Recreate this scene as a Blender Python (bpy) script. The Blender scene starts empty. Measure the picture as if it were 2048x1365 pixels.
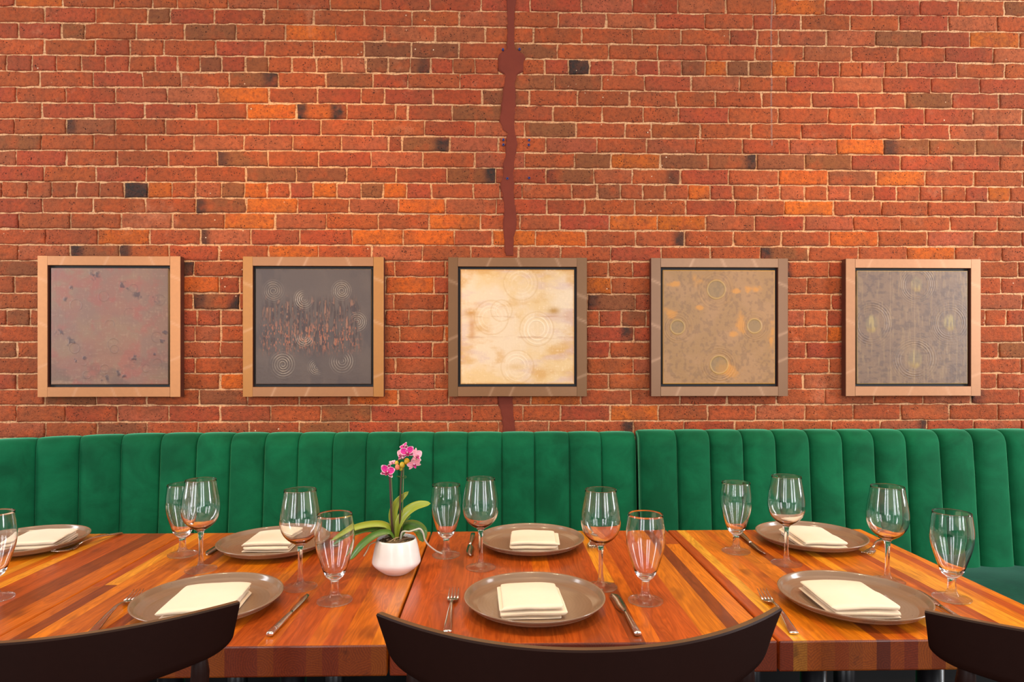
import bpy, bmesh, math, random
import numpy as np
from mathutils import Vector, Matrix, noise

PI = math.pi
C = bpy.context.scene.collection
SC = bpy.context.scene

# ------------------------------------------------------------------ camera
cam_d = bpy.data.cameras.new('camera')
cam = bpy.data.objects.new('camera', cam_d)
C.objects.link(cam)
cam.location = (0, 0, 1.25)
cam.rotation_euler = (PI/2, 0, -math.radians(1.32))
cam_d.sensor_width = 36
cam_d.lens = 36*1300/2048
cam_d.shift_y = 39.5/2048
cam_d.clip_start = 0.02
SC.camera = cam

# ------------------------------------------------------------------ world, lights, exposure
world = bpy.data.worlds.new('world')
SC.world = world
world.use_nodes = True
bg = world.node_tree.nodes['Background']
bg.inputs[0].default_value = (1.0, 0.90, 0.82, 1)
bg.inputs[1].default_value = 0.50
SC.view_settings.view_transform = 'Standard'
SC.view_settings.look = 'None'
SC.view_settings.exposure = 0.24
SC.view_settings.gamma = 1
SC.view_settings.use_curve_mapping = False

def area(name, loc, target, sx, sy, power, col):
    d = bpy.data.lights.new(name, 'AREA'); d.shape = 'RECTANGLE'
    d.size = sx; d.size_y = sy; d.energy = power; d.color = col
    o = bpy.data.objects.new(name, d); C.objects.link(o)
    o.location = loc
    o.rotation_euler = (Vector(target)-Vector(loc)).to_track_quat('-Z', 'Y').to_euler()
    return o
def spot(name, loc, target, power, col, angle, blend=1.0, radius=0.06):
    d = bpy.data.lights.new(name, 'SPOT')
    d.energy = power; d.color = col; d.spot_size = math.radians(angle); d.spot_blend = blend
    d.shadow_soft_size = radius
    o = bpy.data.objects.new(name, d); C.objects.link(o)
    o.location = loc
    o.rotation_euler = (Vector(target)-Vector(loc)).to_track_quat('-Z', 'Y').to_euler()
    return o
DAY = (0.90, 0.94, 1.0)
# daylight through the tall panes of the street front and the two ends of the room
for wx, pw in ((-3.3, 24), (-2.8, 24), (-1.75, 16), (-1.3, 16), (1.3, 17), (1.75, 19), (2.8, 28), (3.3, 30)):
    area('window_light', (wx, -2.6, 1.9), (wx*0.75, 2.7, 1.5), 0.26, 2.3, pw, DAY)
area('window_light_left', (-3.6, 1.3, 2.0), (-1.4, 2.7, 1.2), 0.6, 2.2, 40, (0.93, 0.96, 1.0))
area('window_light_right', (4.0, 1.1, 2.0), (1.4, 2.7, 1.2), 0.7, 2.2, 74, (0.93, 0.96, 1.0))
WARM = (1.0, 0.56, 0.17)
spot('ceiling_spot_a', (-0.85, 1.35, 3.2), (-0.78, 2.76, 1.68), 92, WARM, 52)
spot('ceiling_spot_b', (1.65, 1.35, 3.2), (1.50, 2.76, 1.68), 82, WARM, 52)
spot('ceiling_spot_c', (0.1, 1.75, 3.15), (0.12, 2.76, 1.2), 10, WARM, 80)
for lx in (-0.95, -0.85, 0.15, 0.25, 1.25, 1.35):
    spot('pendant_lamp', (lx, 0.95, 2.9), (lx, 1.5, 0.75), 26, (1.0, 0.72, 0.42), 80, 0.9, 0.03)
area('ceiling_bounce', (0.0, 1.0, 3.3), (0.0, 1.5, 0), 5.0, 2.2, 12, (1.0, 0.85, 0.68))

# ------------------------------------------------------------------ helpers
def lin(r, g, b):
    f = lambda c: (c/255/12.92) if c/255 <= 0.04045 else ((c/255+0.055)/1.055)**2.4
    return (f(r), f(g), f(b), 1)

def tag(o, label=None, cat=None, group=None, kind=None):
    if label: o['label'] = label
    if cat: o['category'] = cat
    if group: o['group'] = group
    if kind: o['kind'] = kind
    return o

def thing(name, label, cat, loc=(0, 0, 0), rz=0.0, group=None):
    o = bpy.data.objects.new(name, None)
    o.empty_display_size = 0.05
    C.objects.link(o); o.location = loc; o.rotation_euler = (0, 0, rz)
    return tag(o, label, cat, group)

def mesh_obj(name, verts, faces, mats, parent=None, smooth=True, mat_idx=None, loc=None):
    me = bpy.data.meshes.new(name)
    me.from_pydata([tuple(v) for v in verts], [], [tuple(f) for f in faces])
    if not isinstance(mats, (list, tuple)): mats = [mats]
    for m in mats: me.materials.append(m)
    if mat_idx is not None: me.polygons.foreach_set('material_index', mat_idx)
    me.polygons.foreach_set('use_smooth', [smooth]*len(me.polygons))
    me.update()
    o = bpy.data.objects.new(name, me); C.objects.link(o)
    if parent: o.parent = parent
    if loc: o.location = loc
    return o

def fix_normals(o):
    bm = bmesh.new(); bm.from_mesh(o.data)
    bmesh.ops.recalc_face_normals(bm, faces=bm.faces)
    bm.to_mesh(o.data); bm.free()
    return o

def vcol(o, name, cols):
    a = o.data.color_attributes.new(name, 'FLOAT_COLOR', 'POINT')
    a.data.foreach_set('color', np.asarray(cols, dtype=np.float32).ravel())

def copy_tree(o, parent=None):
    c = o.copy(); C.objects.link(c)
    if parent: c.parent = parent
    for ch in o.children: copy_tree(ch, c)
    return c

class MB:
    """collects simple solids and builds them as one mesh"""
    def __init__(s): s.v = []; s.f = []
    def add(s, v, f):
        n = len(s.v); s.v += [tuple(x) for x in v]; s.f += [tuple(i+n for i in q) for q in f]
    def box(s, x0, x1, y0, y1, z0, z1, c=0.0):
        # box with chamfered edges all round (c)
        if c <= 0:
            v = [(x, y, z) for z in (z0, z1) for y in (y0, y1) for x in (x0, x1)]
            f = [(0, 2, 3, 1), (4, 5, 7, 6), (0, 1, 5, 4), (2, 6, 7, 3), (0, 4, 6, 2), (1, 3, 7, 5)]
            s.add(v, f); return
        bm = bmesh.new()
        bmesh.ops.create_cube(bm, size=1)
        for w in bm.verts:
            w.co = Vector(((x0+x1)/2+w.co.x*(x1-x0), (y0+y1)/2+w.co.y*(y1-y0), (z0+z1)/2+w.co.z*(z1-z0)))
        bmesh.ops.bevel(bm, geom=bm.edges[:], offset=c, segments=2, affect='EDGES', profile=0.5)
        bm.verts.ensure_lookup_table()
        s.add([w.co[:] for w in bm.verts], [[w.index for w in q.verts] for q in bm.faces]); bm.free()
    def loft(s, rings, cap=True):
        n = len(rings[0]); base = len(s.v)
        for r in rings: s.v += [tuple(p) for p in r]
        for i in range(len(rings)-1):
            for j in range(n):
                a = base+i*n+j; b = base+i*n+(j+1) % n
                s.f.append((a, b, b+n, a+n))
        if cap:
            s.f.append(tuple(base+j for j in reversed(range(n))))
            s.f.append(tuple(base+(len(rings)-1)*n+j for j in range(n)))
    def tube(s, pts, rad, seg=10):
        pts = [Vector(p) for p in pts]
        if not hasattr(rad, '__len__'): rad = [rad]*len(pts)
        rings = []
        ref = Vector((0, 0, 1))
        for i, p in enumerate(pts):
            t = (pts[min(i+1, len(pts)-1)]-pts[max(i-1, 0)]).normalized()
            if abs(t.dot(ref)) > 0.95: ref = Vector((1, 0, 0))
            u = t.cross(ref).normalized(); w = u.cross(t).normalized()
            ref = w
            rings.append([p+(u*math.cos(a)+w*math.sin(a))*rad[i] for a in [2*PI*k/seg for k in range(seg)]])
        s.loft(rings)
    def build(s, name, mat, parent=None, smooth=True, loc=None):
        return fix_normals(mesh_obj(name, s.v, s.f, mat, parent, smooth, loc=loc))

def lathe(name, prof, mat, parent=None, seg=48, loc=None):
    """prof: (r, z) list; r == 0 ends are closed to a single vertex"""
    v = []; f = []; rings = []
    for r, z in prof:
        if r < 1e-6:
            rings.append([len(v)]); v.append((0, 0, z))
        else:
            rings.append(list(range(len(v), len(v)+seg)))
            v += [(r*math.cos(2*PI*k/seg), r*math.sin(2*PI*k/seg), z) for k in range(seg)]
    for a, b in zip(rings[:-1], rings[1:]):
        for k in range(seg):
            k2 = (k+1) % seg
            if len(a) == 1 and len(b) == 1: continue
            if len(a) == 1: f.append((a[0], b[k2], b[k]))
            elif len(b) == 1: f.append((a[k], a[k2], b[0]))
            else: f.append((a[k], a[k2], b[k2], b[k]))
    return mesh_obj(name, v, f, mat, parent, True, loc=loc)

def spline(pts, n):
    """Catmull-Rom through pts"""
    pts = [Vector(p) for p in pts]
    P = [pts[0]*2-pts[1]]+pts+[pts[-1]*2-pts[-2]]
    out = []
    m = len(pts)-1
    for i in range(n):
        t = i/(n-1)*m; k = min(int(t), m-1); u = t-k
        a, b, c, d = P[k:k+4]
        out.append(0.5*((2*b)+(c-a)*u+(2*a-5*b+4*c-d)*u*u+(-a+3*b-3*c+d)*u**3))
    return out

# ------------------------------------------------------------------ materials
def mat(name):
    m = bpy.data.materials.new(name); m.use_nodes = True
    return m, m.node_tree, m.node_tree.nodes['Principled BSDF']
def nd(nt, typ, **kw):
    n = nt.nodes.new(typ)
    for k, v in kw.items():
        if k.startswith('_'): setattr(n, k[1:], v)
        else: n.inputs[k.replace('__', ' ')].default_value = v
    return n
def lk(nt, a, b): nt.links.new(a, b)
def math_n(nt, op, a, b=None, clamp=False):
    n = nt.nodes.new('ShaderNodeMath'); n.operation = op; n.use_clamp = clamp
    for i, x in enumerate((a, b)):
        if x is None: continue
        if isinstance(x, (int, float)): n.inputs[i].default_value = x
        else: nt.links.new(x, n.inputs[i])
    return n.outputs[0]
def mix_n(nt, fac, a, b, mode='MIX'):
    n = nt.nodes.new('ShaderNodeMix'); n.data_type = 'RGBA'; n.blend_type = mode
    for k, x in ((0, fac), (6, a), (7, b)):
        if isinstance(x, (int, float)): n.inputs[k].default_value = x
        elif isinstance(x, tuple): n.inputs[k].default_value = x
        else: nt.links.new(x, n.inputs[k])
    return n.outputs[2]
def ramp_n(nt, fac, stops):
    n = nt.nodes.new('ShaderNodeValToRGB'); nt.links.new(fac, n.inputs[0])
    e = n.color_ramp.elements
    while len(e) < len(stops): e.new(0.5)
    for i, (p, c) in enumerate(stops):
        e[i].position = p; e[i].color = c if len(c) == 4 else (*c, 1)
    return n.outputs[0]
def noise_n(nt, vec, scale, detail=4, rough=0.55, dist=0.0):
    n = nt.nodes.new('ShaderNodeTexNoise')
    n.inputs['Scale'].default_value = scale; n.inputs['Detail'].default_value = detail
    n.inputs['Roughness'].default_value = rough; n.inputs['Distortion'].default_value = dist
    nt.links.new(vec, n.inputs['Vector']); return n.outputs[0]
def coords(nt, scale=(1, 1, 1)):
    t = nt.nodes.new('ShaderNodeTexCoord'); m = nt.nodes.new('ShaderNodeMapping')
    m.inputs['Scale'].default_value = scale
    nt.links.new(t.outputs['Object'], m.inputs['Vector']); return m.outputs[0]
def bump_n(nt, p, h, strength, dist=0.01):
    b = nt.nodes.new('ShaderNodeBump'); b.inputs['Strength'].default_value = strength
    b.inputs['Distance'].default_value = dist
    nt.links.new(h, b.inputs['Height']); nt.links.new(b.outputs[0], p.inputs['Normal'])

def simple(name, col, rough=0.5, metal=0.0, coat=0.0, bump=None, sheen=0.0, spec=0.5):
    m, nt, p = mat(name)
    p.inputs['Base Color'].default_value = col
    p.inputs['Roughness'].default_value = rough; p.inputs['Metallic'].default_value = metal
    p.inputs['Coat Weight'].default_value = coat; p.inputs['Sheen Weight'].default_value = sheen
    p.inputs['Specular IOR Level'].default_value = spec
    v = coords(nt)
    n = noise_n(nt, v, bump[0] if bump else 20, 3)
    lk(nt, mix_n(nt, n, tuple(c*0.88 for c in col[:3])+(1,), tuple(min(1, c*1.12) for c in col[:3])+(1,)), p.inputs['Base Color'])
    if bump: bump_n(nt, p, n, bump[1], bump[2])
    return m

# brick: colour of each brick and its scorch marks are in the vertex colours
M_brick, nt, p = mat('brick')
at = nt.nodes.new('ShaderNodeVertexColor'); at.layer_name = 'tone'
v = coords(nt)
big = noise_n(nt, v, 9, 4, 0.6)
fine = noise_n(nt, v, 60, 6, 0.72)
c1 = mix_n(nt, math_n(nt, 'MULTIPLY', ramp_n(nt, big, [(0.44, (0, 0, 0)), (0.66, (1, 1, 1))]), 0.55), at.outputs['Color'], lin(138, 76, 46))
c1 = mix_n(nt, math_n(nt, 'MULTIPLY', ramp_n(nt, noise_n(nt, v, 13, 3, 0.5), [(0.52, (0, 0, 0)), (0.70, (1, 1, 1))]), 0.5), c1, lin(196, 84, 38))
c2 = mix_n(nt, ramp_n(nt, fine, [(0.34, (1, 1, 1)), (0.56, (0, 0, 0))]), c1, mix_n(nt, 0.6, c1, (0.13, 0.032, 0.014, 1)))
vo = nt.nodes.new('ShaderNodeTexVoronoi'); vo.inputs['Scale'].default_value = 105; vdx = nt.nodes.new('ShaderNodeVectorMath'); vdx.operation = 'MULTIPLY_ADD'; nzc = nt.nodes.new('ShaderNodeTexNoise'); nzc.inputs['Scale'].default_value = 70; lk(nt, v, nzc.inputs['Vector'])
lk(nt, nzc.outputs['Color'], vdx.inputs[0]); vdx.inputs[1].default_value = (.012, .012, .012); lk(nt, v, vdx.inputs[2]); lk(nt, vdx.outputs[0], vo.inputs['Vector'])
pitv = math_n(nt, 'MULTIPLY', ramp_n(nt, vo.outputs['Distance'], [(0.13, (1, 1, 1)), (0.24, (0, 0, 0))]),
              ramp_n(nt, noise_n(nt, v, 31, 3), [(0.49, (0, 0, 0)), (0.60, (1, 1, 1))]))
c3 = mix_n(nt, pitv, c2, (0.035, 0.009, 0.005, 1))
pale = math_n(nt, 'MULTIPLY', ramp_n(nt, noise_n(nt, v, 5, 6, 0.72), [(0.60, (0, 0, 0)), (0.76, (1, 1, 1))]), 0.45)
c4 = mix_n(nt, pale, c3, lin(214, 140, 104))
vd = nt.nodes.new('ShaderNodeTexVoronoi'); vd.inputs['Scale'].default_value = 26; lk(nt, v, vd.inputs['Vector'])
spk = math_n(nt, 'MULTIPLY', ramp_n(nt, vd.outputs['Distance'], [(0.05, (1, 1, 1)), (0.09, (0, 0, 0))]),
             ramp_n(nt, noise_n(nt, v, 3.1, 2), [(0.58, (0, 0, 0)), (0.62, (1, 1, 1))]))
c4 = mix_n(nt, spk, c4, lin(235, 200, 165))
sx_ = nt.nodes.new('ShaderNodeSeparateXYZ'); lk(nt, v, sx_.inputs[0])
dx_ = math_n(nt, 'ABSOLUTE', math_n(nt, 'ADD', math_n(nt, 'SUBTRACT', sx_.outputs[0], 1.168), math_n(nt, 'MULTIPLY', noise_n(nt, v, 4, 1), -0.012)))
drip = math_n(nt, 'MULTIPLY', math_n(nt, 'LESS_THAN', dx_, 0.0035), math_n(nt, 'GREATER_THAN', sx_.outputs[2], 2.17))
c4 = mix_n(nt, math_n(nt, 'MULTIPLY', drip, 0.45), c4, lin(150, 128, 118))
lk(nt, c4, p.inputs['Base Color']); p.inputs['Roughness'].default_value = 0.82
p.inputs['Specular IOR Level'].default_value = 0.3
hgt = math_n(nt, 'SUBTRACT', math_n(nt, 'ADD', math_n(nt, 'MULTIPLY', fine, 0.7), math_n(nt, 'MULTIPLY', noise_n(nt, v, 190, 3), 0.35)), math_n(nt, 'MULTIPLY', pitv, 0.9))
bump_n(nt, p, hgt, 1.0, 0.011)

M_mortar, nt, p = mat('mortar')
v = coords(nt)
n1 = noise_n(nt, v, 120, 5, 0.7); n2 = noise_n(nt, v, 7, 4)
cc = mix_n(nt, n2, lin(232, 182, 134), lin(198, 142, 96))
cc = mix_n(nt, ramp_n(nt, n1, [(0.32, (1, 1, 1)), (0.52, (0, 0, 0))]), cc, lin(120, 66, 42))
lk(nt, cc, p.inputs['Base Color']); p.inputs['Roughness'].default_value = 0.95
bump_n(nt, p, n1, 0.8, 0.004)

M_patch, nt, p = mat('red_patching_mortar')
v = coords(nt)
n1 = noise_n(nt, v, 60, 5, 0.6); n2 = noise_n(nt, v, 10, 4)
lk(nt, mix_n(nt, n2, lin(96, 32, 16), lin(124, 48, 27)), p.inputs['Base Color']); p.inputs['Roughness'].default_value = 0.9
bump_n(nt, p, n1, 0.5, 0.003)

# butcher block, long grain
def wood_mat(name, end=False):
    m, nt, p = mat(name)
    at = nt.nodes.new('ShaderNodeVertexColor'); at.layer_name = 'tone'
    sd = nt.nodes.new('ShaderNodeVertexColor'); sd.layer_name = 'seed'
    tc = nt.nodes.new('ShaderNodeTexCoord')
    off = nt.nodes.new('ShaderNodeVectorMath'); off.operation = 'MULTIPLY_ADD'
    lk(nt, sd.outputs['Color'], off.inputs[0]); off.inputs[1].default_value = (7, 5, 3) if not end else (0.11, 0.3, 0.12)
    lk(nt, tc.outputs['Object'], off.inputs[2])
    if not end:
        mp = nt.nodes.new('ShaderNodeMapping'); mp.inputs['Scale'].default_value = (1, 0.055, 1); lk(nt, off.outputs[0], mp.inputs[0])
        g1 = noise_n(nt, mp.outputs[0], 150, 5, 0.6, 0.4)
        mp2 = nt.nodes.new('ShaderNodeMapping'); mp2.inputs['Scale'].default_value = (1, 0.11, 1); lk(nt, off.outputs[0], mp2.inputs[0])
        g2 = noise_n(nt, mp2.outputs[0], 22, 3, 0.5, 1.2)
        w = nt.nodes.new('ShaderNodeMath'); w.operation = 'SINE'
        lk(nt, math_n(nt, 'MULTIPLY', g2, 60.0), w.inputs[0])
        rings = math_n(nt, 'ADD', math_n(nt, 'MULTIPLY', w.outputs[0], 0.5), 0.5)
        kn = noise_n(nt, off.outputs[0], 6.5, 2)
    else:
        sub = nt.nodes.new('ShaderNodeVectorMath'); sub.operation = 'MULTIPLY'; lk(nt, off.outputs[0], sub.inputs[0]); sub.inputs[1].default_value = (1, 0, 1)
        fr = nt.nodes.new('ShaderNodeVectorMath'); fr.operation = 'WRAP'; lk(nt, sub.outputs[0], fr.inputs[0])
        fr.inputs[1].default_value = (0.06, 0.06, 0.09); fr.inputs[2].default_value = (-0.06, -0.06, -0.03)
        ln = nt.nodes.new('ShaderNodeVectorMath'); ln.operation = 'LENGTH'; lk(nt, fr.outputs[0], ln.inputs[0])
        w = nt.nodes.new('ShaderNodeMath'); w.operation = 'SINE'
        nz = noise_n(nt, off.outputs[0], 60, 3)
        lk(nt, math_n(nt, 'ADD', math_n(nt, 'MULTIPLY', ln.outputs['Value'], 1500.0), math_n(nt, 'MULTIPLY', noise_n(nt, off.outputs[0], 22, 3), 22.0)), w.inputs[0])
        rings = math_n(nt, 'ADD', math_n(nt, 'MULTIPLY', w.outputs[0], 0.5), 0.5)
        g1 = noise_n(nt, off.outputs[0], 400, 3); kn = noise_n(nt, off.outputs[0], 25, 2)
    base = at.outputs['Color']
    dark = mix_n(nt, 1.0, base, (0.50, 0.36, 0.26, 1), 'MULTIPLY')
    lite = mix_n(nt, 1.0, base, (1.22, 1.22, 1.25, 1), 'MULTIPLY')
    c = mix_n(nt, math_n(nt, 'MULTIPLY', rings, 0.45 if end else 0.42), lite, dark)
    c = mix_n(nt, math_n(nt, 'MULTIPLY', ramp_n(nt, g1, [(0.42, (0, 0, 0)), (0.72, (1, 1, 1))]), 0.55), c, dark)
    c = mix_n(nt, math_n(nt, 'MULTIPLY', ramp_n(nt, kn, [(0.64, (0, 0, 0)), (0.78, (1, 1, 1))]), 0.65), c, lin(70, 26, 8))
    if end: c = mix_n(nt, 1.0, c, (0.36, 0.26, 0.26, 1), 'MULTIPLY')  # end grain's own darker tone, plus the table front's shade multiplied into the colour
    lk(nt, c, p.inputs['Base Color'])
    p.inputs['Roughness'].default_value = 0.30 if not end else 0.42
    p.inputs['Coat Weight'].default_value = 0.2; p.inputs['Coat Roughness'].default_value = 0.14; p.inputs['Specular IOR Level'].default_value = 0.4
    bump_n(nt, p, g1, 0.08, 0.001)
    return m
M_wood = wood_mat('oiled_walnut_block')
M_wood_end = wood_mat('oiled_walnut_shaded_end_grain', True)

# green velvet
def velvet(name, a, b, sheen_c, sheen=0.7, rough=0.75):
    m, nt, p = mat(name)
    v = coords(nt)
    n1 = noise_n(nt, v, 7, 5, 0.6, 0.6)
    tc = coords(nt, (0.25, 0.25, 1)); n2 = noise_n(nt, tc, 420, 2)
    c = mix_n(nt, ramp_n(nt, n1, [(0.35, (0, 0, 0)), (0.68, (1, 1, 1))]), a, b)
    c = mix_n(nt, math_n(nt, 'MULTIPLY', n2, 0.25), c, tuple(x*0.5 for x in a[:3])+(1,))
    lk(nt, c, p.inputs['Base Color'])
    p.inputs['Roughness'].default_value = rough; p.inputs['Specular IOR Level'].default_value = 0.12
    p.inputs['Sheen Weight'].default_value = sheen; p.inputs['Sheen Roughness'].default_value = 0.35
    p.inputs['Sheen Tint'].default_value = sheen_c
    bump_n(nt, p, n2, 0.12, 0.002)
    return m
M_velvet = velvet('green_velvet', lin(4, 76, 45), lin(10, 100, 62), (0.16, 0.75, 0.42, 1))
M_velvet_dark = velvet('green_velvet_seat', lin(6, 52, 36), lin(14, 72, 50), (0.3, 0.6, 0.5, 1), 0.3, 0.5)

M_glass, nt, p = mat('clear_glass')
p.inputs['Base Color'].default_value = (1, 1, 1, 1); p.inputs['Roughness'].default_value = 0.0
p.inputs['Transmission Weight'].default_value = 1.0; p.inputs['IOR'].default_value = 1.48

M_foot, nt, p = mat('clear_thin_glass')
p.inputs['Base Color'].default_value = (1, 1, 1, 1); p.inputs['Roughness'].default_value = 0.0
p.inputs['Transmission Weight'].default_value = 1.0; p.inputs['IOR'].default_value = 1.48
tr = nt.nodes.new('ShaderNodeBsdfTransparent'); mx = nt.nodes.new('ShaderNodeMixShader'); mx.inputs[0].default_value = 0.42
lk(nt, p.outputs[0], mx.inputs[1]); lk(nt, tr.outputs[0], mx.inputs[2]); lk(nt, mx.outputs[0], nt.nodes['Material Output'].inputs[0])

# stoneware glaze
M_plate, nt, p = mat('taupe_stoneware_glaze')
tc = nt.nodes.new('ShaderNodeTexCoord')
ln = nt.nodes.new('ShaderNodeVectorMath'); ln.operation = 'LENGTH'
fl = nt.nodes.new('ShaderNodeVectorMath'); fl.operation = 'MULTIPLY'; fl.inputs[1].default_value = (1, 1, 0)
lk(nt, tc.outputs['Object'], fl.inputs[0]); lk(nt, fl.outputs[0], ln.inputs[0])
nz = noise_n(nt, tc.outputs['Object'], 14, 3)
w = nt.nodes.new('ShaderNodeMath'); w.operation = 'SINE'
lk(nt, math_n(nt, 'ADD', math_n(nt, 'MULTIPLY', ln.outputs['Value'], 900.0), math_n(nt, 'MULTIPLY', nz, 7.0)), w.inputs[0])
rg = math_n(nt, 'ADD', math_n(nt, 'MULTIPLY', w.outputs[0], 0.5), 0.5)
c = mix_n(nt, math_n(nt, 'ADD', math_n(nt, 'MULTIPLY', rg, 0.16), math_n(nt, 'MULTIPLY', nz, 0.6)), lin(134, 106, 82), lin(150, 122, 98))
sp = nt.nodes.new('ShaderNodeTexVoronoi'); sp.inputs['Scale'].default_value = 60; lk(nt, tc.outputs['Object'], sp.inputs['Vector'])
c = mix_n(nt, math_n(nt, 'MULTIPLY', ramp_n(nt, sp.outputs['Distance'], [(0.04, (1, 1, 1)), (0.07, (0, 0, 0))]), 0.5), c, lin(70, 50, 38))
lk(nt, c, p.inputs['Base Color']); p.inputs['Roughness'].default_value = 0.20
p.inputs['Coat Weight'].default_value = 0.5; p.inputs['Coat Roughness'].default_value = 0.12
bump_n(nt, p, rg, 0.03, 0.001)

M_napkin, nt, p = mat('cream_cotton')
v = coords(nt)
n1 = noise_n(nt, v, 900, 2); n2 = noise_n(nt, v, 12, 3)
lk(nt, mix_n(nt, n2, lin(238, 216, 186), lin(246, 226, 198)), p.inputs['Base Color'])
p.inputs['Roughness'].default_value = 0.9; p.inputs['Sheen Weight'].default_value = 0.2
p.inputs['Subsurface Weight'].default_value = 0.15; p.inputs['Subsurface Radius'].default_value = (0.006, 0.003, 0.0015); p.inputs['Subsurface Scale'].default_value = 1.0
bump_n(nt, p, math_n(nt, 'ADD', n1, math_n(nt, 'MULTIPLY', n2, 2)), 0.15, 0.002)

M_steel, nt, p = mat('polished_steel')
p.inputs['Base Color'].default_value = (0.78, 0.74, 0.68, 1); p.inputs['Metallic'].default_value = 1; 
lk(nt, math_n(nt, 'ADD', math_n(nt, 'MULTIPLY', noise_n(nt, coords(nt), 200, 3), 0.12), 0.12), p.inputs['Roughness'])

M_black = simple('dark_stained_beech', lin(32, 12, 7), 0.45, bump=(90, 0.05, 0.001), spec=0.18)
M_black_edge = simple('paler_plywood_edge', lin(98, 76, 52), 0.3, coat=0.3)  # paler brown for the top edge of the chair's back rail
M_metal_leg = simple('black_painted_steel', lin(16, 16, 20), 0.3)
M_dark = simple('black_painted_plinth', lin(10, 9, 9), 0.8, spec=0.2)
M_floor = simple('dark_floor_boards', lin(30, 20, 15), 0.6, spec=0.3)
M_liner = simple('black_liner', lin(14, 11, 13), 0.6)
M_pot = simple('white_glazed_ceramic', lin(246, 240, 236), 0.28, coat=0.3)
M_blue = simple('blue_plastic', lin(34, 52, 120), 0.45)
M_hole = simple('dark_hole', lin(12, 8, 8), 0.9)

# picture frame, copper leaf
M_frame, nt, p = mat('copper_leaf_frame')
at = nt.nodes.new('ShaderNodeVertexColor'); at.layer_name = 'tone'
sdn = nt.nodes.new('ShaderNodeVertexColor'); sdn.layer_name = 'knot'
v = coords(nt)
st = noise_n(nt, coords(nt, (1, 1, 1)), 60, 3)
c = mix_n(nt, math_n(nt, 'MULTIPLY', st, 0.25), at.outputs['Color'], lin(90, 62, 44))
c = mix_n(nt, math_n(nt, 'MULTIPLY', sdn.outputs['Color'], 1.0), c, lin(220, 176, 140))
lk(nt, c, p.inputs['Base Color']); p.inputs['Metallic'].default_value = 0.35; p.inputs['Roughness'].default_value = 0.36

M_frame_side = simple('dark_brown_frame_side', lin(84, 42, 30), 0.5)  # sides and backs of the frame bars, a darker brown than the front
def vc_mat(name, rough=0.5, bump=0.2, sss=0.0, spec=0.5, coat=0.0):
    m, nt, p = mat(name)
    at = nt.nodes.new('ShaderNodeVertexColor'); at.layer_name = 'tone'
    n = noise_n(nt, coords(nt), 160, 4)
    lk(nt, mix_n(nt, math_n(nt, 'MULTIPLY', n, 0.18), at.outputs['Color'], mix_n(nt, 1.0, at.outputs['Color'], (0.6, 0.6, 0.6, 1), 'MULTIPLY')), p.inputs['Base Color'])
    p.inputs['Roughness'].default_value = rough; p.inputs['Specular IOR Level'].default_value = spec
    p.inputs['Subsurface Weight'].default_value = sss; p.inputs['Subsurface Radius'].default_value = (0.01, 0.006, 0.004)
    p.inputs['Coat Weight'].default_value = coat
    bump_n(nt, p, n, bump, 0.001)
    return m
M_paint = vc_mat('encaustic_paint', 0.42, 0.25)
M_petal = vc_mat('orchid_petal', 0.5, 0.1, 0.25)
M_leaf = vc_mat('orchid_leaf', 0.38, 0.08, 0.1, coat=0.2)
M_stem = vc_mat('orchid_stem', 0.45, 0.1)

# ------------------------------------------------------------------ setting: brick wall
WY = 2.76
# height in metres of the top bed joint under each course, at four places along the wall
COURSES = [
  [2.726, 2.730, 2.731, 2.738],
  [2.661, 2.666, 2.666, 2.671],
  [2.593, 2.598, 2.599, 2.602],
  [2.526, 2.531, 2.532, 2.536],
  [2.458, 2.465, 2.467, 2.470],
  [2.392, 2.402, 2.400, 2.404],
  [2.326, 2.335, 2.333, 2.338],
  [2.260, 2.268, 2.264, 2.269],
  [2.194, 2.201, 2.198, 2.205],
  [2.128, 2.135, 2.133, 2.137],
  [2.063, 2.067, 2.068, 2.068],
  [1.997, 2.002, 2.002, 2.001],
  [1.930, 1.936, 1.938, 1.936],
  [1.866, 1.872, 1.871, 1.873],
  [1.801, 1.804, 1.805, 1.809],
  [1.734, 1.738, 1.737, 1.743],
  [1.667, 1.671, 1.672, 1.678],
  [1.603, 1.605, 1.605, 1.610],
  [1.532, 1.534, 1.534, 1.538],
  [1.465, 1.464, 1.464, 1.471],
  [1.397, 1.397, 1.395, 1.401],
  [1.328, 1.330, 1.331, 1.330],
  [1.262, 1.263, 1.261, 1.261],
  [1.196, 1.195, 1.193, 1.196],
  [1.130, 1.129, 1.128, 1.129],
  [1.064, 1.062, 1.061, 1.064],
  [0.994, 0.992, 0.994, 0.995],
]
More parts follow.
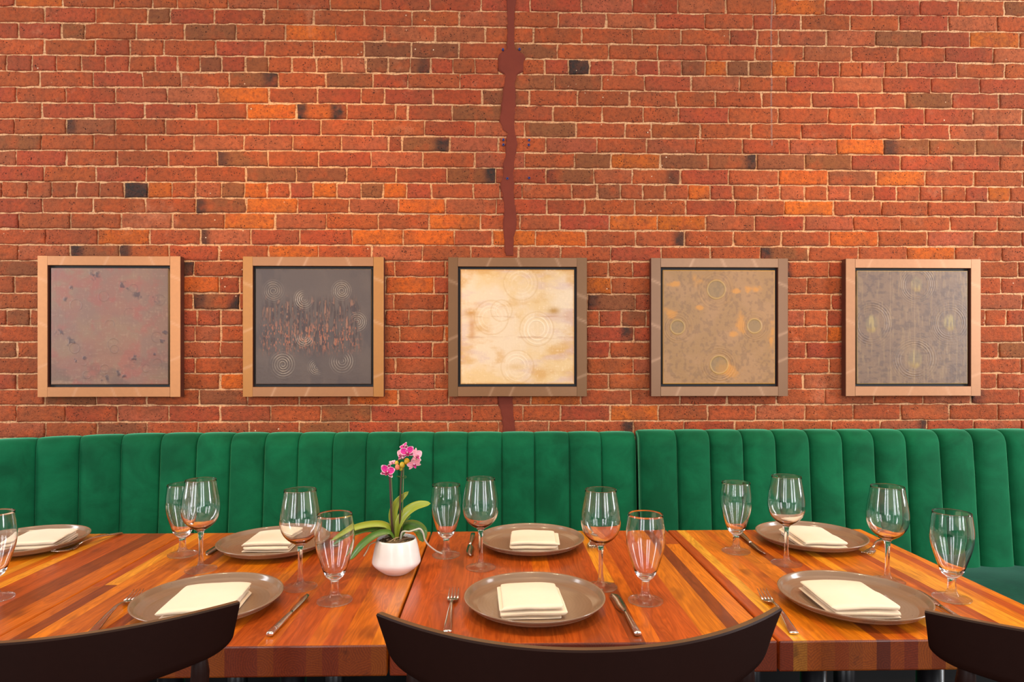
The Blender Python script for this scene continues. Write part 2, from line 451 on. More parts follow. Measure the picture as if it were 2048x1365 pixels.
JOINTS = [
  [-2009,-1812,-1600,-1442,-1341,-1129,-922,-703,-492,-284,-66,142,360,576,771,979,1191,1406,1611,1818,1987,2189],
  [-1886,-1676,-1463,-1368,-1186,-979,-772,-560,-360,-161,68,259,464,674,887,1094,1302,1516,1728,1942,2155],
  [-1993,-1818,-1721,-1511,-1310,-1096,-891,-680,-474,-260,-49,155,360,576,784,994,1114,1206,1414,1624,1825,2037,2255],
  [-1889,-1678,-1536,-1395,-1181,-977,-772,-560,-363,-161,55,257,475,683,894,1105,1313,1521,1725,1928,2140],
  [-2043,-1937,-1839,-1736,-1639,-1538,-1432,-1339,-1247,-1154,-1058,-960,-864,-759,-656,-554,-461,-366,-280,-187,-93,8,106,202,304,392,494,593,689,787,889,980,1076,1174,1276,1377,1470,1563,1665,1763,1979,2191],
  [-1907,-1688,-1481,-1325,-1125,-920,-721,-525,-377,-157,66,244,445,627,828,1036,1238,1443,1656,1866,2081],
  [-2003,-1798,-1596,-1380,-1170,-960,-757,-574,-474,-272,-62,138,342,563,764,932,1133,1348,1552,1757,1958,2166],
  [-1899,-1684,-1476,-1260,-1050,-843,-633,-429,-377,-190,23,237,448,623,775,989,1203,1418,1624,1838,2052,2268],
  [-2010,-1798,-1596,-1388,-1170,-957,-742,-526,-308,-93,117,336,546,657,868,1088,1304,1521,1735,1949,2162],
  [-1899,-1685,-1470,-1271,-1063,-858,-655,-459,-400,-199,6,207,426,636,847,1049,1252,1457,1659,1857,2063,2268],
  [-2003,-1798,-1587,-1378,-1173,-964,-751,-532,-314,-94,117,329,484,697,903,1110,1319,1521,1735,1958,2167],
  [-1889,-1676,-1469,-1262,-1054,-845,-635,-427,-212,-6,208,412,575,783,989,1204,1418,1631,1842,2056,2268],
  [-2061,-1958,-1858,-1756,-1660,-1559,-1461,-1362,-1264,-1158,-1061,-968,-870,-774,-675,-575,-480,-382,-277,-100,13,107,317,428,524,620,717,815,912,1008,1115,1212,1317,1417,1515,1617,1717,1817,1916,2017,2116,2213],
  [-1895,-1687,-1470,-1262,-1054,-839,-623,-417,-218,-2,212,374,587,805,1018,1230,1443,1650,1852,2059,2266],
  [-1993,-1779,-1571,-1360,-1143,-932,-719,-501,-286,-70,98,266,477,685,891,1101,1317,1528,1735,1952,2160],
  [-1881,-1668,-1455,-1244,-1034,-831,-611,-396,-181,-19,164,378,591,801,1010,1217,1426,1638,1850,2056,2264],
  [-1995,-1783,-1578,-1374,-1168,-962,-754,-529,-316,-111,91,271,483,701,911,1126,1336,1551,1760,1971,2176],
  [-2104,-1892,-1686,-1478,-1270,-1062,-853,-643,-432,-221,9,241,473,578,788,998,1209,1421,1627,1834,2041,2249],
  [-2011,-1801,-1590,-1379,-1166,-1081,-878,-675,-471,-267,-80,108,297,486,695,905,1116,1328,1538,1749,1960,2173],
  [-2114,-1909,-1698,-1487,-1274,-1081,-867,-652,-437,-220,-19,183,385,588,799,1010,1222,1434,1641,1848,2056,2265],
  [-2042,-1946,-1848,-1750,-1652,-1554,-1455,-1356,-1258,-1160,-1066,-968,-869,-770,-671,-572,-472,-373,-273,-173,-72,29,130,231,333,434,531,635,732,829,926,1024,1121,1219,1317,1415,1513,1611,1710,1808,1907,2006,2105,2197],
  [-2104,-1888,-1682,-1475,-1267,-1158,-972,-786,-598,-411,-222,-23,178,379,581,789,998,1207,1417,1629,1841,2054,2268],
  [-1999,-1791,-1582,-1372,-1161,-940,-719,-496,-273,-86,102,291,480,690,901,1113,1325,1534,1743,1953,2163],
  [-2104,-1892,-1684,-1475,-1265,-1056,-848,-639,-429,-219,-20,180,380,581,790,1001,1212,1424,1632,1840,2050,2260],
  [-2001,-1792,-1583,-1373,-1163,-939,-714,-489,-263,-79,105,290,475,683,892,1102,1312,1522,1732,1944,2156],
  [-2093,-1888,-1675,-1467,-1250,-1048,-832,-625,-417,-204,8,144,357,571,779,984,1196,1405,1617,1833,2042,2253],
  [-2001,-1800,-1587,-1376,-1161,-952,-742,-532,-320,-108,110,270,482,688,900,1107,1319,1530,1735,1946,2158],
  [-2089,-1882,-1672,-1465,-1254,-1043,-834,-625,-417,-208,6,220,378,581,797,1016,1226,1432,1645,1849,2053,2261],
]
PATCH = [(2.807,0.040,0.087), (2.734,0.039,0.077), (2.678,0.043,0.075), (2.605,0.040,0.075), (2.569,0.039,0.079), (2.548,0.002,0.124), (2.508,-0.003,0.120), (2.479,0.002,0.116), (2.463,0.032,0.087), (2.419,0.026,0.079), (2.362,0.018,0.083), (2.314,0.014,0.081), (2.265,0.006,0.077), (2.225,0.022,0.077), (2.217,0.043,0.079), (2.168,0.031,0.091), (2.120,0.035,0.079), (2.087,0.022,0.075), (2.031,0.022,0.073), (1.990,0.008,0.077), (1.942,0.022,0.075), (1.893,0.026,0.083), (1.829,0.022,0.087), (1.780,0.026,0.075), (1.732,0.029,0.071), (1.696,0.035,0.071)]
PATCH_LOW = [(1.127,0.002,0.068), (1.084,-0.000,0.070), (1.059,0.004,0.072), (1.010,0.017,0.074), (0.957,0.021,0.081), (0.904,0.021,0.081)]
TONES = [(2,-1.76,'b'),(1,-1.42,'b'),(4,-1.20,'b'),(4,-1.01,'b'),(4,-1.39,'r'),(5,-1.02,'b'),(5,-0.95,'D'),(7,-0.83,'D'),(7,-0.67,'D'),(8,-1.70,'b'),(8,-1.79,'D'),(9,-1.99,'b'),(10,-1.16,'D'),(10,-1.08,'b'),(11,-0.82,'b'),(12,-1.51,'K'),(12,-1.11,'b'),(13,-1.25,'D'),(13,-1.14,'b'),(15,-1.24,'D'),(16,-1.68,'b'),(16,-1.76,'D'),(16,-1.56,'D'),(3,-0.46,'b'),(3,-0.26,'b'),(4,-0.51,'b'),(4,-0.41,'b'),(4,-0.32,'b'),(4,-0.30,'D'),(4,0.35,'K'),(3,0.15,'b'),(5,0.14,'b'),(5,0.34,'b'),(9,-0.23,'D'),(9,-0.35,'b'),(11,-0.02,'D'),(11,-0.09,'b'),(11,0.23,'D'),(11,0.31,'b'),(11,0.76,'D'),(15,0.79,'D'),(10,0.80,'b'),(10,1.09,'D'),(10,1.01,'b'),(2,1.72,'b'),(9,1.69,'D'),(9,1.82,'b'),(9,1.95,'b'),(9,2.09,'b'),(10,1.21,'b'),(10,1.42,'b'),(4,0.84,'b'),(4,1.03,'b'),(4,1.13,'b'),(6,1.86,'b'),(16,1.14,'D'),(16,1.23,'b'),(17,-1.29,'D'),(17,-1.68,'b'),(17,-1.56,'b'),(17,-1.99,'b'),(19,-1.10,'D'),(19,-1.19,'b'),(19,0.40,'D'),(19,0.48,'b'),(21,0.56,'D'),(27,0.56,'D'),(25,2.06,'D'),(27,1.84,'D'),(7,-0.95,'o'),(7,-1.41,'r'),(12,-0.73,'o'),(13,-0.96,'o'),(14,-1.04,'o'),(16,-0.85,'o'),(13,-0.33,'o'),(14,-0.18,'o'),(15,-0.51,'o'),(15,-0.30,'o'),(12,-0.43,'o'),(12,-0.53,'b'),(11,1.74,'o'),(11,1.30,'o'),(13,1.34,'o'),(12,0.87,'o'),(12,0.96,'r'),(15,1.52,'o'),(16,1.87,'o'),(4,0.93,'o'),(4,1.23,'o'),(0,1.56,'r'),(9,1.17,'r'),(15,0.03,'o')]

SX = (-2.07, -0.69, 0.68, 2.19)
rng = random.Random(7)

def course_z(i, x):
    n = len(COURSES)
    if i < 0: base = COURSES[0]; off = -i*0.0668
    elif i >= n: base = COURSES[-1]; off = -(i-n+1)*0.0673
    else: base = COURSES[i]; off = 0
    return float(np.interp(x, SX, base))+off

BR = {'n': lin(173, 82, 42), 'o': lin(202, 98, 32), 'b': lin(140, 80, 46), 'r': lin(168, 72, 42), 'p': lin(174, 88, 54)}
BLK = np.array(lin(52, 42, 38))
def build_wall():
    V = []; Fc = []; COL = []
    NU, NV = 15, 7
    def brick(i, x0, x1, kind, darks):
        g = 0.0030
        w = x1-x0
        if w < 0.02: return
        skew = rng.uniform(-.0018, .0018)
        dep = rng.uniform(-0.0018, 0.0028)
        tilt = rng.uniform(-0.010, 0.010); tilt2 = rng.uniform(-0.03, 0.03)
        nu = NU if w > 0.14 else 9
        seed = rng.uniform(0, 100)
        b = np.array(BR[kind]); kk_ = rng.uniform(.88, 1.12); b = b*np.array([kk_*rng.uniform(.96, 1.04), kk_*rng.uniform(.93, 1.07), kk_*rng.uniform(.9, 1.1), 1])
        gl = g+rng.uniform(-.0012, .0014); gr = g+rng.uniform(-.0012, .0014)
        gt = 0.0030+rng.uniform(-.0010, .0012); gb = 0.0026+rng.uniform(-.0008, .0010)
        base = len(V)
        ru, rv = 0.0048, 0.0048
        us = [0.0, 0.0, ru*0.35, ru] + [ru+(w-gl-gr-2*ru)*k/(nu-1) for k in range(1, nu-1)] + [w-gl-gr-ru, w-gl-gr-ru*.35, w-gl-gr, w-gl-gr]
        N = len(us); 
        h0 = 0.0
        ztm = course_z(i-1, (x0+x1)/2)-gt; zbm = course_z(i, (x0+x1)/2)+gb
        h = ztm-zbm
        vs = [0.0, 0.0, rv*.35, rv] + [rv+(h-2*rv)*k/(NV-1) for k in range(1, NV-1)] + [h-rv, h-rv*.35, h, h]
        K = len(vs)
        for b_i, vv in enumerate(vs):
            for a_i, uu in enumerate(us):
                edge = max(1 if (a_i in (0, N-1) or b_i in (0, K-1)) else 0, 0)
                x = x0+gl+uu
                fr = vv/h
                z = (course_z(i, x)+gb)*(1-fr)+(course_z(i-1, x)-gt)*fr
                du = min(uu, w-gl-gr-uu); dv = min(vv, h-vv)
                q = 0.0
                if du < ru: q += (1-math.sqrt(max(0, 1-(1-du/ru)**2)))
                if dv < rv: q += (1-math.sqrt(max(0, 1-(1-dv/rv)**2)))
                q = min(q, 1.0)
                nb = noise.noise(Vector((x*16+seed, z*16, seed)))
                nb2 = noise.noise(Vector((x*45+seed, z*45, seed*2)))
                y = WY-0.0075-dep+tilt*(uu-w/2)+tilt2*(vv-h/2)+q*0.0065+nb*0.0026+nb2*0.0014
                if edge: y = WY+0.012
                ex = (1 if a_i < N/2 else -1)*(nb2*0.0026+nb*0.0014)*(1 if du < 0.012 else 0)
                ez = (1 if b_i < K/2 else -1)*(noise.noise(Vector((x*22+seed, b_i > K/2, 3.1)))*0.0030+nb2*0.0020)*(1 if dv < 0.014 else 0)
                V.append((x+ex+skew*(vv/h-.5), y, z+ez))
                c = b.copy()
                for dx in darks:
                    t = max(0, 1-abs(x-dx)/0.042)
                    t = min(1, t*2.4*(0.75+0.5*noise.noise(Vector((x*60, z*60, seed)))))
                    c = c*(1-t)+BLK*t
                COL.append(c)
        for bb in range(K-1):
            for aa in range(N-1):
                q = base+bb*N+aa
                Fc.append((q, q+1, q+N+1, q+N))
    for i in range(-8, 42):
        lo, hi = -4.2, 4.4
        if 0 <= i < len(JOINTS):
            js = [j/1000 for j in JOINTS[i]]
        else:
            js = [(-0.05 if i % 2 else 0.055)+rng.uniform(-.01, .01)]
        hd = (i % 8 == 4)
        pitch = 0.1 if hd else 0.209
        while js[0] > lo: js.insert(0, js[0]-pitch*rng.uniform(.97, 1.03))
        while js[-1] < hi: js.append(js[-1]+pitch*rng.uniform(.97, 1.03))
        if not (0 <= i < len(JOINTS)): pass
        for a, b in zip(js[:-1], js[1:]):
            kind = rng.choices('nobrp', (10, .8, .9, 4, 3))[0]
            darks = []
            if rng.random() < 0.03 and not (0 <= i < 17): darks.append(rng.choice((a+.02, b-.02)))
            for ti, tx, tk in TONES:
                if ti == i and a < tx < b:
                    if tk == 'D': darks.append(tx)
                    elif tk == 'K': darks += [a+.02, a+.05, a+.08]
                    else: kind = tk
            brick(i, a, b, kind, darks)
    o = mesh_obj('wall_back', V, Fc, M_brick, None, True)
    vcol(o, 'tone', np.array(COL))
    o['kind'] = 'structure'
    # mortar bed behind and between the bricks
    nx, nz = 700, 520
    X = np.linspace(-4.2, 4.4, nx); Z = np.linspace(0.0, 3.25, nz)
    mv = []; 
    for z in Z:
        for x in X:
            mv.append((x, WY-0.0015-0.0022*noise.noise(Vector((x*30, z*30, 0)))-0.0012*noise.noise(Vector((x*90, z*90, 5))), z))
    mf = [(r*nx+c, r*nx+c+1, (r+1)*nx+c+1, (r+1)*nx+c) for r in range(nz-1) for c in range(nx-1)]
    mesh_obj('mortar', mv, mf, M_mortar, o, True)
    # dark red mortar filling an old chase
    def strip(name, P):
        zs = np.linspace(P[0][0], P[-1][0], 160 if len(P) > 8 else 40)
        zt = [q[0] for q in P][::-1]
        xl = np.interp(zs, zt, [q[1] for q in P][::-1]); xr = np.interp(zs, zt, [q[2] for q in P][::-1])
        v = []; NX = 12
        for k, z in enumerate(zs):
            a = xl[k]+0.004*noise.noise(Vector((z*55, 1, 0)))+0.003*noise.noise(Vector((z*140, 1, 0)))
            b = xr[k]+0.004*noise.noise(Vector((z*55, 9, 0)))+0.003*noise.noise(Vector((z*140, 9, 0)))
            for j in range(NX):
                t = j/(NX-1)
                x = a+(b-a)*t
                e = 1 if j in (0, NX-1) else 0
                y = WY-0.0125-0.0012*noise.noise(Vector((x*40, z*40, 2)))
                if e: y = WY+0.002
                v.append((x, y, z))
        n = len(zs)
        f = [(r*NX+c, (r+1)*NX+c, (r+1)*NX+c+1, r*NX+c+1) for r in range(n-1) for c in range(NX-1)]
        s = mesh_obj('mortar_patch', v, f, M_patch, o, True)
        s['label'] = 'dark red mortar strip filling a vertical chase'
    strip('a', PATCH); strip('b', PATCH_LOW)
build_wall()

fl = mesh_obj('floor', [(-4.2, -3, 0), (4.4, -3, 0), (4.4, 2.76, 0), (-4.2, 2.76, 0)], [(0, 1, 2, 3)], M_floor, None, False)
fl['kind'] = 'structure'

# blue wall plugs left in the brick
plugs = [(0.025, 2.566, 'blue plastic wall plug, upper pair, left of the dark mortar strip'),
         (0.095, 2.568, 'blue plastic wall plug, upper pair, right of the dark mortar strip'),
         (0.027, 2.1845, 'blue plastic wall plug at the left of the strip, upper of the middle four'),
         (0.027, 2.1635, 'blue plastic wall plug at the left of the strip, lower of the middle four'),
         (0.1358, 2.1838, 'blue plastic wall plug at the right of the strip, upper of the middle four'),
         (0.1342, 2.1635, 'blue plastic wall plug at the right of the strip, lower of the middle four'),
         (0.0435, 2.0205, 'blue plastic wall plug, lowest pair, on the left over the dark strip'),
         (0.1358, 2.0236, 'blue plastic wall plug, lowest pair, on the brick to the right')]
def plug_mesh():
    prof = [(0.0028, 0.0), (0.0062, 0.0), (0.0066, -0.001), (0.0062, -0.002), (0.0055, -0.012)]
    m = MB(); seg = 14; rings = []
    for r, z in [(0.0024, -0.012), (0.0024, 0.0), (0.0046, 0.0), (0.0050, -0.001), (0.0046, -0.002), (0.0044, -0.012)]:
        rings.append([(r*math.cos(2*PI*k/seg), -z*1.0-0.0, r*math.sin(2*PI*k/seg)) for k in range(seg)])
    m.loft(rings, cap=False)
    return m
for k, (x, z, lb) in enumerate(plugs):
    t = thing('wall_plug', lb, 'wall plug', (x, WY-0.0165, z), 0, 'blue wall plugs around the mortar strip')
    if k == 0:
        a0 = plug_mesh().build('collar', M_blue, t)
        hm = MB(); hm.loft([[(0.0030*math.cos(2*PI*j/12), yy, 0.0030*math.sin(2*PI*j/12)) for j in range(12)] for yy in (0.003, 0.012)])
        b0 = hm.build('socket', M_hole, t)
    else:
        for s in (a0, b0):
            c = s.copy(); C.objects.link(c); c.parent = t

# ------------------------------------------------------------------ banquettes
def banquette(name, label, path, joints_s, ztop, bulge, cut_left=True):
    """path: polyline (x, y) of the front face, joints_s: distances of the channel seams along it"""
    root = thing(name, label, 'banquette seat', (0, 0, 0), 0)
    P = [Vector((a, b, 0)) for a, b in path]
    L = [0]
    for a, b in zip(P[:-1], P[1:]): L.append(L[-1]+(b-a).length)
    def at_s(s):
        s = min(max(s, 0), L[-1]-1e-6)
        for k in range(len(L)-1):
            if s <= L[k+1]:
                t = (s-L[k])/(L[k+1]-L[k]); 
                return P[k].lerp(P[k+1], t), k, t
        return P[-1], len(L)-2, 1
    def nrm(s):
        a = at_s(s-0.06)[0]; b = at_s(s+0.06)[0]
        d = (b-a).normalized()
        return Vector((d.y, -d.x, 0))      # towards the room
    zs = 0.43
    # vertical profile: (forward offset, z, bulge factor)
    prof = [(0.0, zs-0.06, 1)]
    nv = 16
    for k in range(nv+1):
        t = k/nv
        prof.append((-0.040*t, zs+(ztop-0.055-zs)*t, 1))
    for k in range(1, 9):
        a = k/8*PI/2
        prof.append((-0.040-0.050*(1-math.cos(a)), ztop-0.055+0.055*math.sin(a), 1-0.55*(k/8)**2))
    prof += [(-0.11, ztop, 0.45), (-0.125, ztop-0.004, 0.3), (-0.13, ztop-0.02, 0), (-0.13, 0.05, 0)]
    V = []; Fq = []; cols = 0
    NU = 22
    svals = []
    for a, b in zip(joints_s[:-1], joints_s[1:]):
        for k in range(NU):
            t = 0.5-0.5*math.cos(PI*k/NU)
            svals.append((a+(b-a)*t, t))
    svals.append((joints_s[-1], 0.0))
    for s, t in svals:
        pt = at_s(s)[0]; n = nrm(s)
        tt = abs(2*t-1)
        bl = bulge*((1-tt**2.6))**0.55 if 0 < t < 1 else 0.0
        bl -= 0.006 if t == 0 else 0
        side = (t-0.5)
        for off, z, bf in prof:
            wob = 0.0012*noise.noise(Vector((s*9, z*7, 3)))+0.0016*noise.noise(Vector((s*22, z*13, 8)))
            q = pt+n*(off+bl*bf+wob)
            zz = z+(0.006*(bl/bulge) if z > ztop-0.03 and off > -0.128 else 0)
            V.append((q.x, q.y, zz)); 
        cols += 1
    m = len(prof)
    for c in range(cols-1):
        for r in range(m-1):
            a = c*m+r
            Fq.append((a, a+m, a+m+1, a+1))
    # end caps
    for c, fl in ((0, 1), (cols-1, -1)):
        f = [c*m+r for r in range(m)]
        Fq.append(tuple(f if fl > 0 else f[::-1]))
    o = fix_normals(mesh_obj('backrest', V, Fq, M_velvet, root, True))
    # seat cushion and plinth following the same path
    def sweep(prf, nm, mt):
        VV = []; FF = []
        ss = np.linspace(joints_s[0]+0.004, joints_s[-1]-0.004, 50)
        for s in ss:
            pt = at_s(s)[0]; n = nrm(s)
            for off, z in prf:
                w = 0.004*noise.noise(Vector((s*5, off*8, 1))) if nm == 'seat' else 0
                VV.append((pt.x+n.x*off, pt.y+n.y*off, z+w))
        mm = len(prf)
        for c in range(len(ss)-1):
            for r in range(mm):
                a = c*mm+r; b = c*mm+(r+1) % mm
                FF.append((a, a+mm, b+mm, b))
        FF.append(tuple(range(mm))); FF.append(tuple(range((len(ss)-1)*mm, len(ss)*mm)))
        return fix_normals(mesh_obj(nm, VV, FF, mt, root, True))
    sp = [(-0.02, 0.33), (-0.02, 0.425)] + [(0.50*k/10, 0.43+0.010*math.sin(PI*min(1, k/8))) for k in range(0, 11)]
    sp += [(0.52, 0.422), (0.532, 0.405), (0.535, 0.36), (0.53, 0.335), (0.51, 0.33)]
    sweep(sp, 'seat', M_velvet_dark)
    sweep([(-0.02, 0.002), (-0.02, 0.329), (0.48, 0.329), (0.48, 0.002)], 'plinth', M_dark)
    return root

YF = 2.575     # front face of the backs
jl = [-1.192, -1.0597, -0.9251, -0.7922, -0.655, -0.5214, -0.3895, -0.2553, -0.1188, 0.0201, 0.1512, 0.2907, 0.4204, 0.5600]
pl = [(-2.34, 2.06), (-2.00, 2.262), (-1.80, 2.385), (-1.66, 2.455), (-1.55, 2.505), (-1.44, 2.545), (-1.32, 2.568), (-1.192, 2.575), (0.565, 2.575)]
Ls = 0
for a, b in zip(pl[:-2], pl[1:-1]): Ls += math.dist(a, b)
js = [Ls+(x+1.192) for x in jl]
while js[0] > 0.13: js.insert(0, js[0]-0.1345)
banquette('banquette', 'long green velvet banquette with vertical channels, curving forward at the left end', pl, js, 0.953, 0.024)
jr = [0.5745, 0.7221, 0.8559, 0.99, 1.1224, 1.2591, 1.3942, 1.5234, 1.655, 1.793, 1.9314, 2.0681, 2.205, 2.342, 2.48, 2.617]
banquette('banquette', 'green velvet banquette on the right of the gap, with fuller rounded channels', [(0.574, 2.562), (2.63, 2.562)], [x-0.5735 for x in jr], 0.962, 0.036)

# ------------------------------------------------------------------ tables
WOODS = {'k': lin(164, 74, 20), 'o': lin(206, 116, 14), 'l': lin(222, 146, 32), 'm': lin(190, 96, 14), 'r': lin(174, 76, 18), 'd': lin(134, 60, 18), 'y': lin(234, 168, 46)}
def table(x0, x1, strips, label, seed, zt=0.75, y0=1.148, y1=1.907, legs=(0.22, 0.78)):
    r = random.Random(seed)
    root = thing('dining_table', label, 'table', ((x0+x1)/2, (y0+y1)/2, 0), 0, 'butcher block tables along the banquette')
    ox, oy = (x0+x1)/2, (y0+y1)/2
    th = 0.056; rd = 0.0035
    V = []; Fq = []; T = []; S = []; MI = []
    xs = [x0]
    tot = sum(w for w, _ in strips)
    for w, _ in strips: xs.append(xs[-1]+w*(x1-x0)/tot)
    prof = []
    for cy, cz, a0 in ((y0+rd, zt-th+rd, 180), (y0+rd, zt-rd, 90), (y1-rd, zt-rd, 0), (y1-rd, zt-th+rd, -90)):
        for k in range(4):
            a = math.radians(a0+(90 if a0 == 180 else 90)-k*30)
            a = math.radians({180: 270, 90: 180, 0: 90, -90: 0}[a0]-k*30)
            prof.append((cy+rd*math.cos(a), cz+rd*math.sin(a)))
    n = len(prof)
    for si, (w, k) in enumerate(strips):
        xa, xb = xs[si], xs[si+1]
        col = np.array(WOODS[k])*np.array([r.uniform(.88, 1.1)]*3+[1]); col[3] = 1
        sd = (r.random(), r.random(), r.random(), 1)
        cut = y0+r.uniform(0.2, 0.65) if (r.random() < 0.16) else None
        base = len(V)
        cx = [xa, xb]
        if si == 0: cx = [xa, xa+0.0012, xa+0.0035, xb]
        if si == len(strips)-1: cx = [xa, xb-0.0035, xb-0.0012, xb]
        for xi, x in enumerate(cx):
            ins = 0
            if si == 0: ins = (0.0035, 0.001, 0, 0)[xi]
            if si == len(strips)-1: ins = (0, 0, 0.001, 0.0035)[xi]
            for (y, z) in prof:
                yy = min(max(y, y0+ins), y1-ins); zz = min(max(z, zt-th+ins), zt-ins)
                V.append((x-ox, yy-oy, zz)); T.append(col); S.append(sd)
        for xi in range(len(cx)-1):
            for j in range(n):
                a = base+xi*n+j; b = base+xi*n+(j+1) % n
                Fq.append((a, b, b+n, a+n))
                ya = (prof[j][0]+prof[(j+1) % n][0])/2
                MI.append(1 if (abs(ya-y0) < 0.0014 or abs(ya-y1) < 0.0014) else 0)
        if si == 0: Fq.append(tuple(base+j for j in range(n))); MI.append(0)
        if si == len(strips)-1: Fq.append(tuple(base+(len(cx)-1)*n+j for j in reversed(range(n)))); MI.append(0)
        # a finger joint: second length of a different board on the top face
        if cut:
            k2 = r.choice('ommlr' if k not in 'yl' else 'lyo')
            col2 = np.array(WOODS[k2])*r.uniform(.9, 1.08); col2[3] = 1
            sd2 = (r.random(), r.random(), r.random(), 1)
            ya, yb = (cut, y1-rd) if r.random() < .5 else (y0+rd, cut)
            q = len(V)
            zq = zt+0.00005
            a_, b_ = xa+(0.0036 if si == 0 else 0), xb-(0.0036 if si == len(strips)-1 else 0)
            V += [(a_-ox, ya-oy, zq), (b_-ox, ya-oy, zq), (b_-ox, yb-oy, zq), (a_-ox, yb-oy, zq)]
            T += [col2]*4; S += [sd2]*4; Fq.append((q, q+1, q+2, q+3)); MI.append(0)
    o = mesh_obj('tabletop', V, Fq, [M_wood, M_wood_end], root, False, MI)
    vcol(o, 'tone', T); vcol(o, 'seed', S)
    for lx in (-0.125, 0.125):
        for ly in (-0.17, 0.17):
            m = MB(); m.tube([(lx, ly, 0.02), (lx, ly, zt-th-0.001)], 0.026, 20)
            m.build('leg', M_metal_leg, root)
    m = MB(); m.box(-(x1-x0)/2+0.06, (x1-x0)/2-0.06, -0.22, 0.22, 0.001, 0.02, 0.004)
    m.build('base_plate', M_dark, root)
    return root
S_ = 0.0245
def rs(seed, n, pool):
    r = random.Random(seed); out = []
    while len(out) < n:
        k = r.choice(pool); 
        for _ in range(r.choice((1, 1, 2))): out.append((1, k))
    return out[:n]
table(0.5035, 1.0812, [(1, 'r'), (1, 'y'), (1, 'o'), (1, 'o'), (1, 'm'), (1, 'o'), (1, 'o'), (1, 'd'), (1, 'm'), (1, 'r'), (1, 'o'), (1, 'm'), (1, 'l'), (1, 'm'), (1, 'o'), (1, 'o'), (1, 'm'), (1, 'r'), (1, 'l'), (1, 'l'), (1, 'o'), (1, 'r'), (1, 'o')],
      'short butcher block table at the right, one pale yellow strip near its left edge', 3)
table(-0.1895, 0.5005, [(1, 'r'), (1, 'r'), (2, 'k'), (1, 'r'), (1, 'k'), (1, 'r'), (2, 'k'), (1, 'r'), (1.5, 'k'), (1, 'r'), (2, 'k'), (1, 'r'), (1, 'd'), (1, 'm'), (1, 'r'), (2, 'r'), (2, 'o'), (1.1, 'd'), (1.5, 'k')],
      'reddish butcher block table in the middle, under the setting behind the centre chair', 5)
table(-0.9015, -0.1935, [(1, 'm'), (1, 'd'), (1, 'o'), (2, 'm'), (1, 'o'), (1, 'd'), (1, 'o'), (1, 'm'), (1, 'r'), (2, 'o'), (1, 'm'), (1, 'r'), (1, 'o'), (2, 'r'), (1, 'm'), (2, 'r'), (1, 'm'), (1, 'r'), (2, 'm'), (1, 'o')],
      'butcher block table left of the middle, with the white orchid pot at its right edge', 8)
table(-1.6, -0.9025, rs(4, 26, 'ooomlrdm'), 'butcher block table at the far left, orange strips, with one place setting', 12)

# ------------------------------------------------------------------ plates
plate_prof = [(0, 0.002), (0.080, 0.002), (0.084, 0.0), (0.090, 0.0), (0.094, 0.003), (0.108, 0.0062), (0.122, 0.0105), (0.133, 0.0160), (0.1405, 0.0222), (0.1425, 0.0245),
              (0.1424, 0.0258), (0.1410, 0.0264), (0.1392, 0.0258), (0.1378, 0.0240), (0.1366, 0.0220), (0.1345, 0.0180), (0.1315, 0.0140), (0.1285, 0.0115), (0.1262, 0.0106), (0.1248, 0.0103), (0.1240, 0.0098), (0.1232, 0.0091), (0.1220, 0.0088), (0.118, 0.0087), (0.09, 0.0087), (0.05, 0.0086), (0.0, 0.0085)]
plates = [(-0.582, 1.328, 'taupe stoneware plate in front of the left chair, beside the fork with its tines up'),
          (-0.592, 1.740, 'taupe stoneware plate by the banquette, seen behind the wine glass left of the orchid'),
          (0.092, 1.752, 'taupe stoneware plate by the banquette, on the middle table right of the orchid'),
          (0.076, 1.316, 'taupe stoneware plate in front of the middle chair'),
          (0.860, 1.764, 'taupe stoneware plate by the banquette, on the right-hand table'),
          (0.726, 1.312, 'taupe stoneware plate at the front of the right-hand table'),
          (-1.254, 1.768, 'taupe stoneware plate at the far left by the banquette')]
p0 = None
for i, (x, y, lb) in enumerate(plates):
    if p0 is None: p0 = o = lathe('dinner_plate', plate_prof, M_plate, seg=96)
    else: o = p0.copy(); C.objects.link(o)
    o.location = (x, y, 0.7503); o.rotation_euler = (0, 0, i*1.3)
    tag(o, lb, 'plate', 'taupe plates of the place settings')

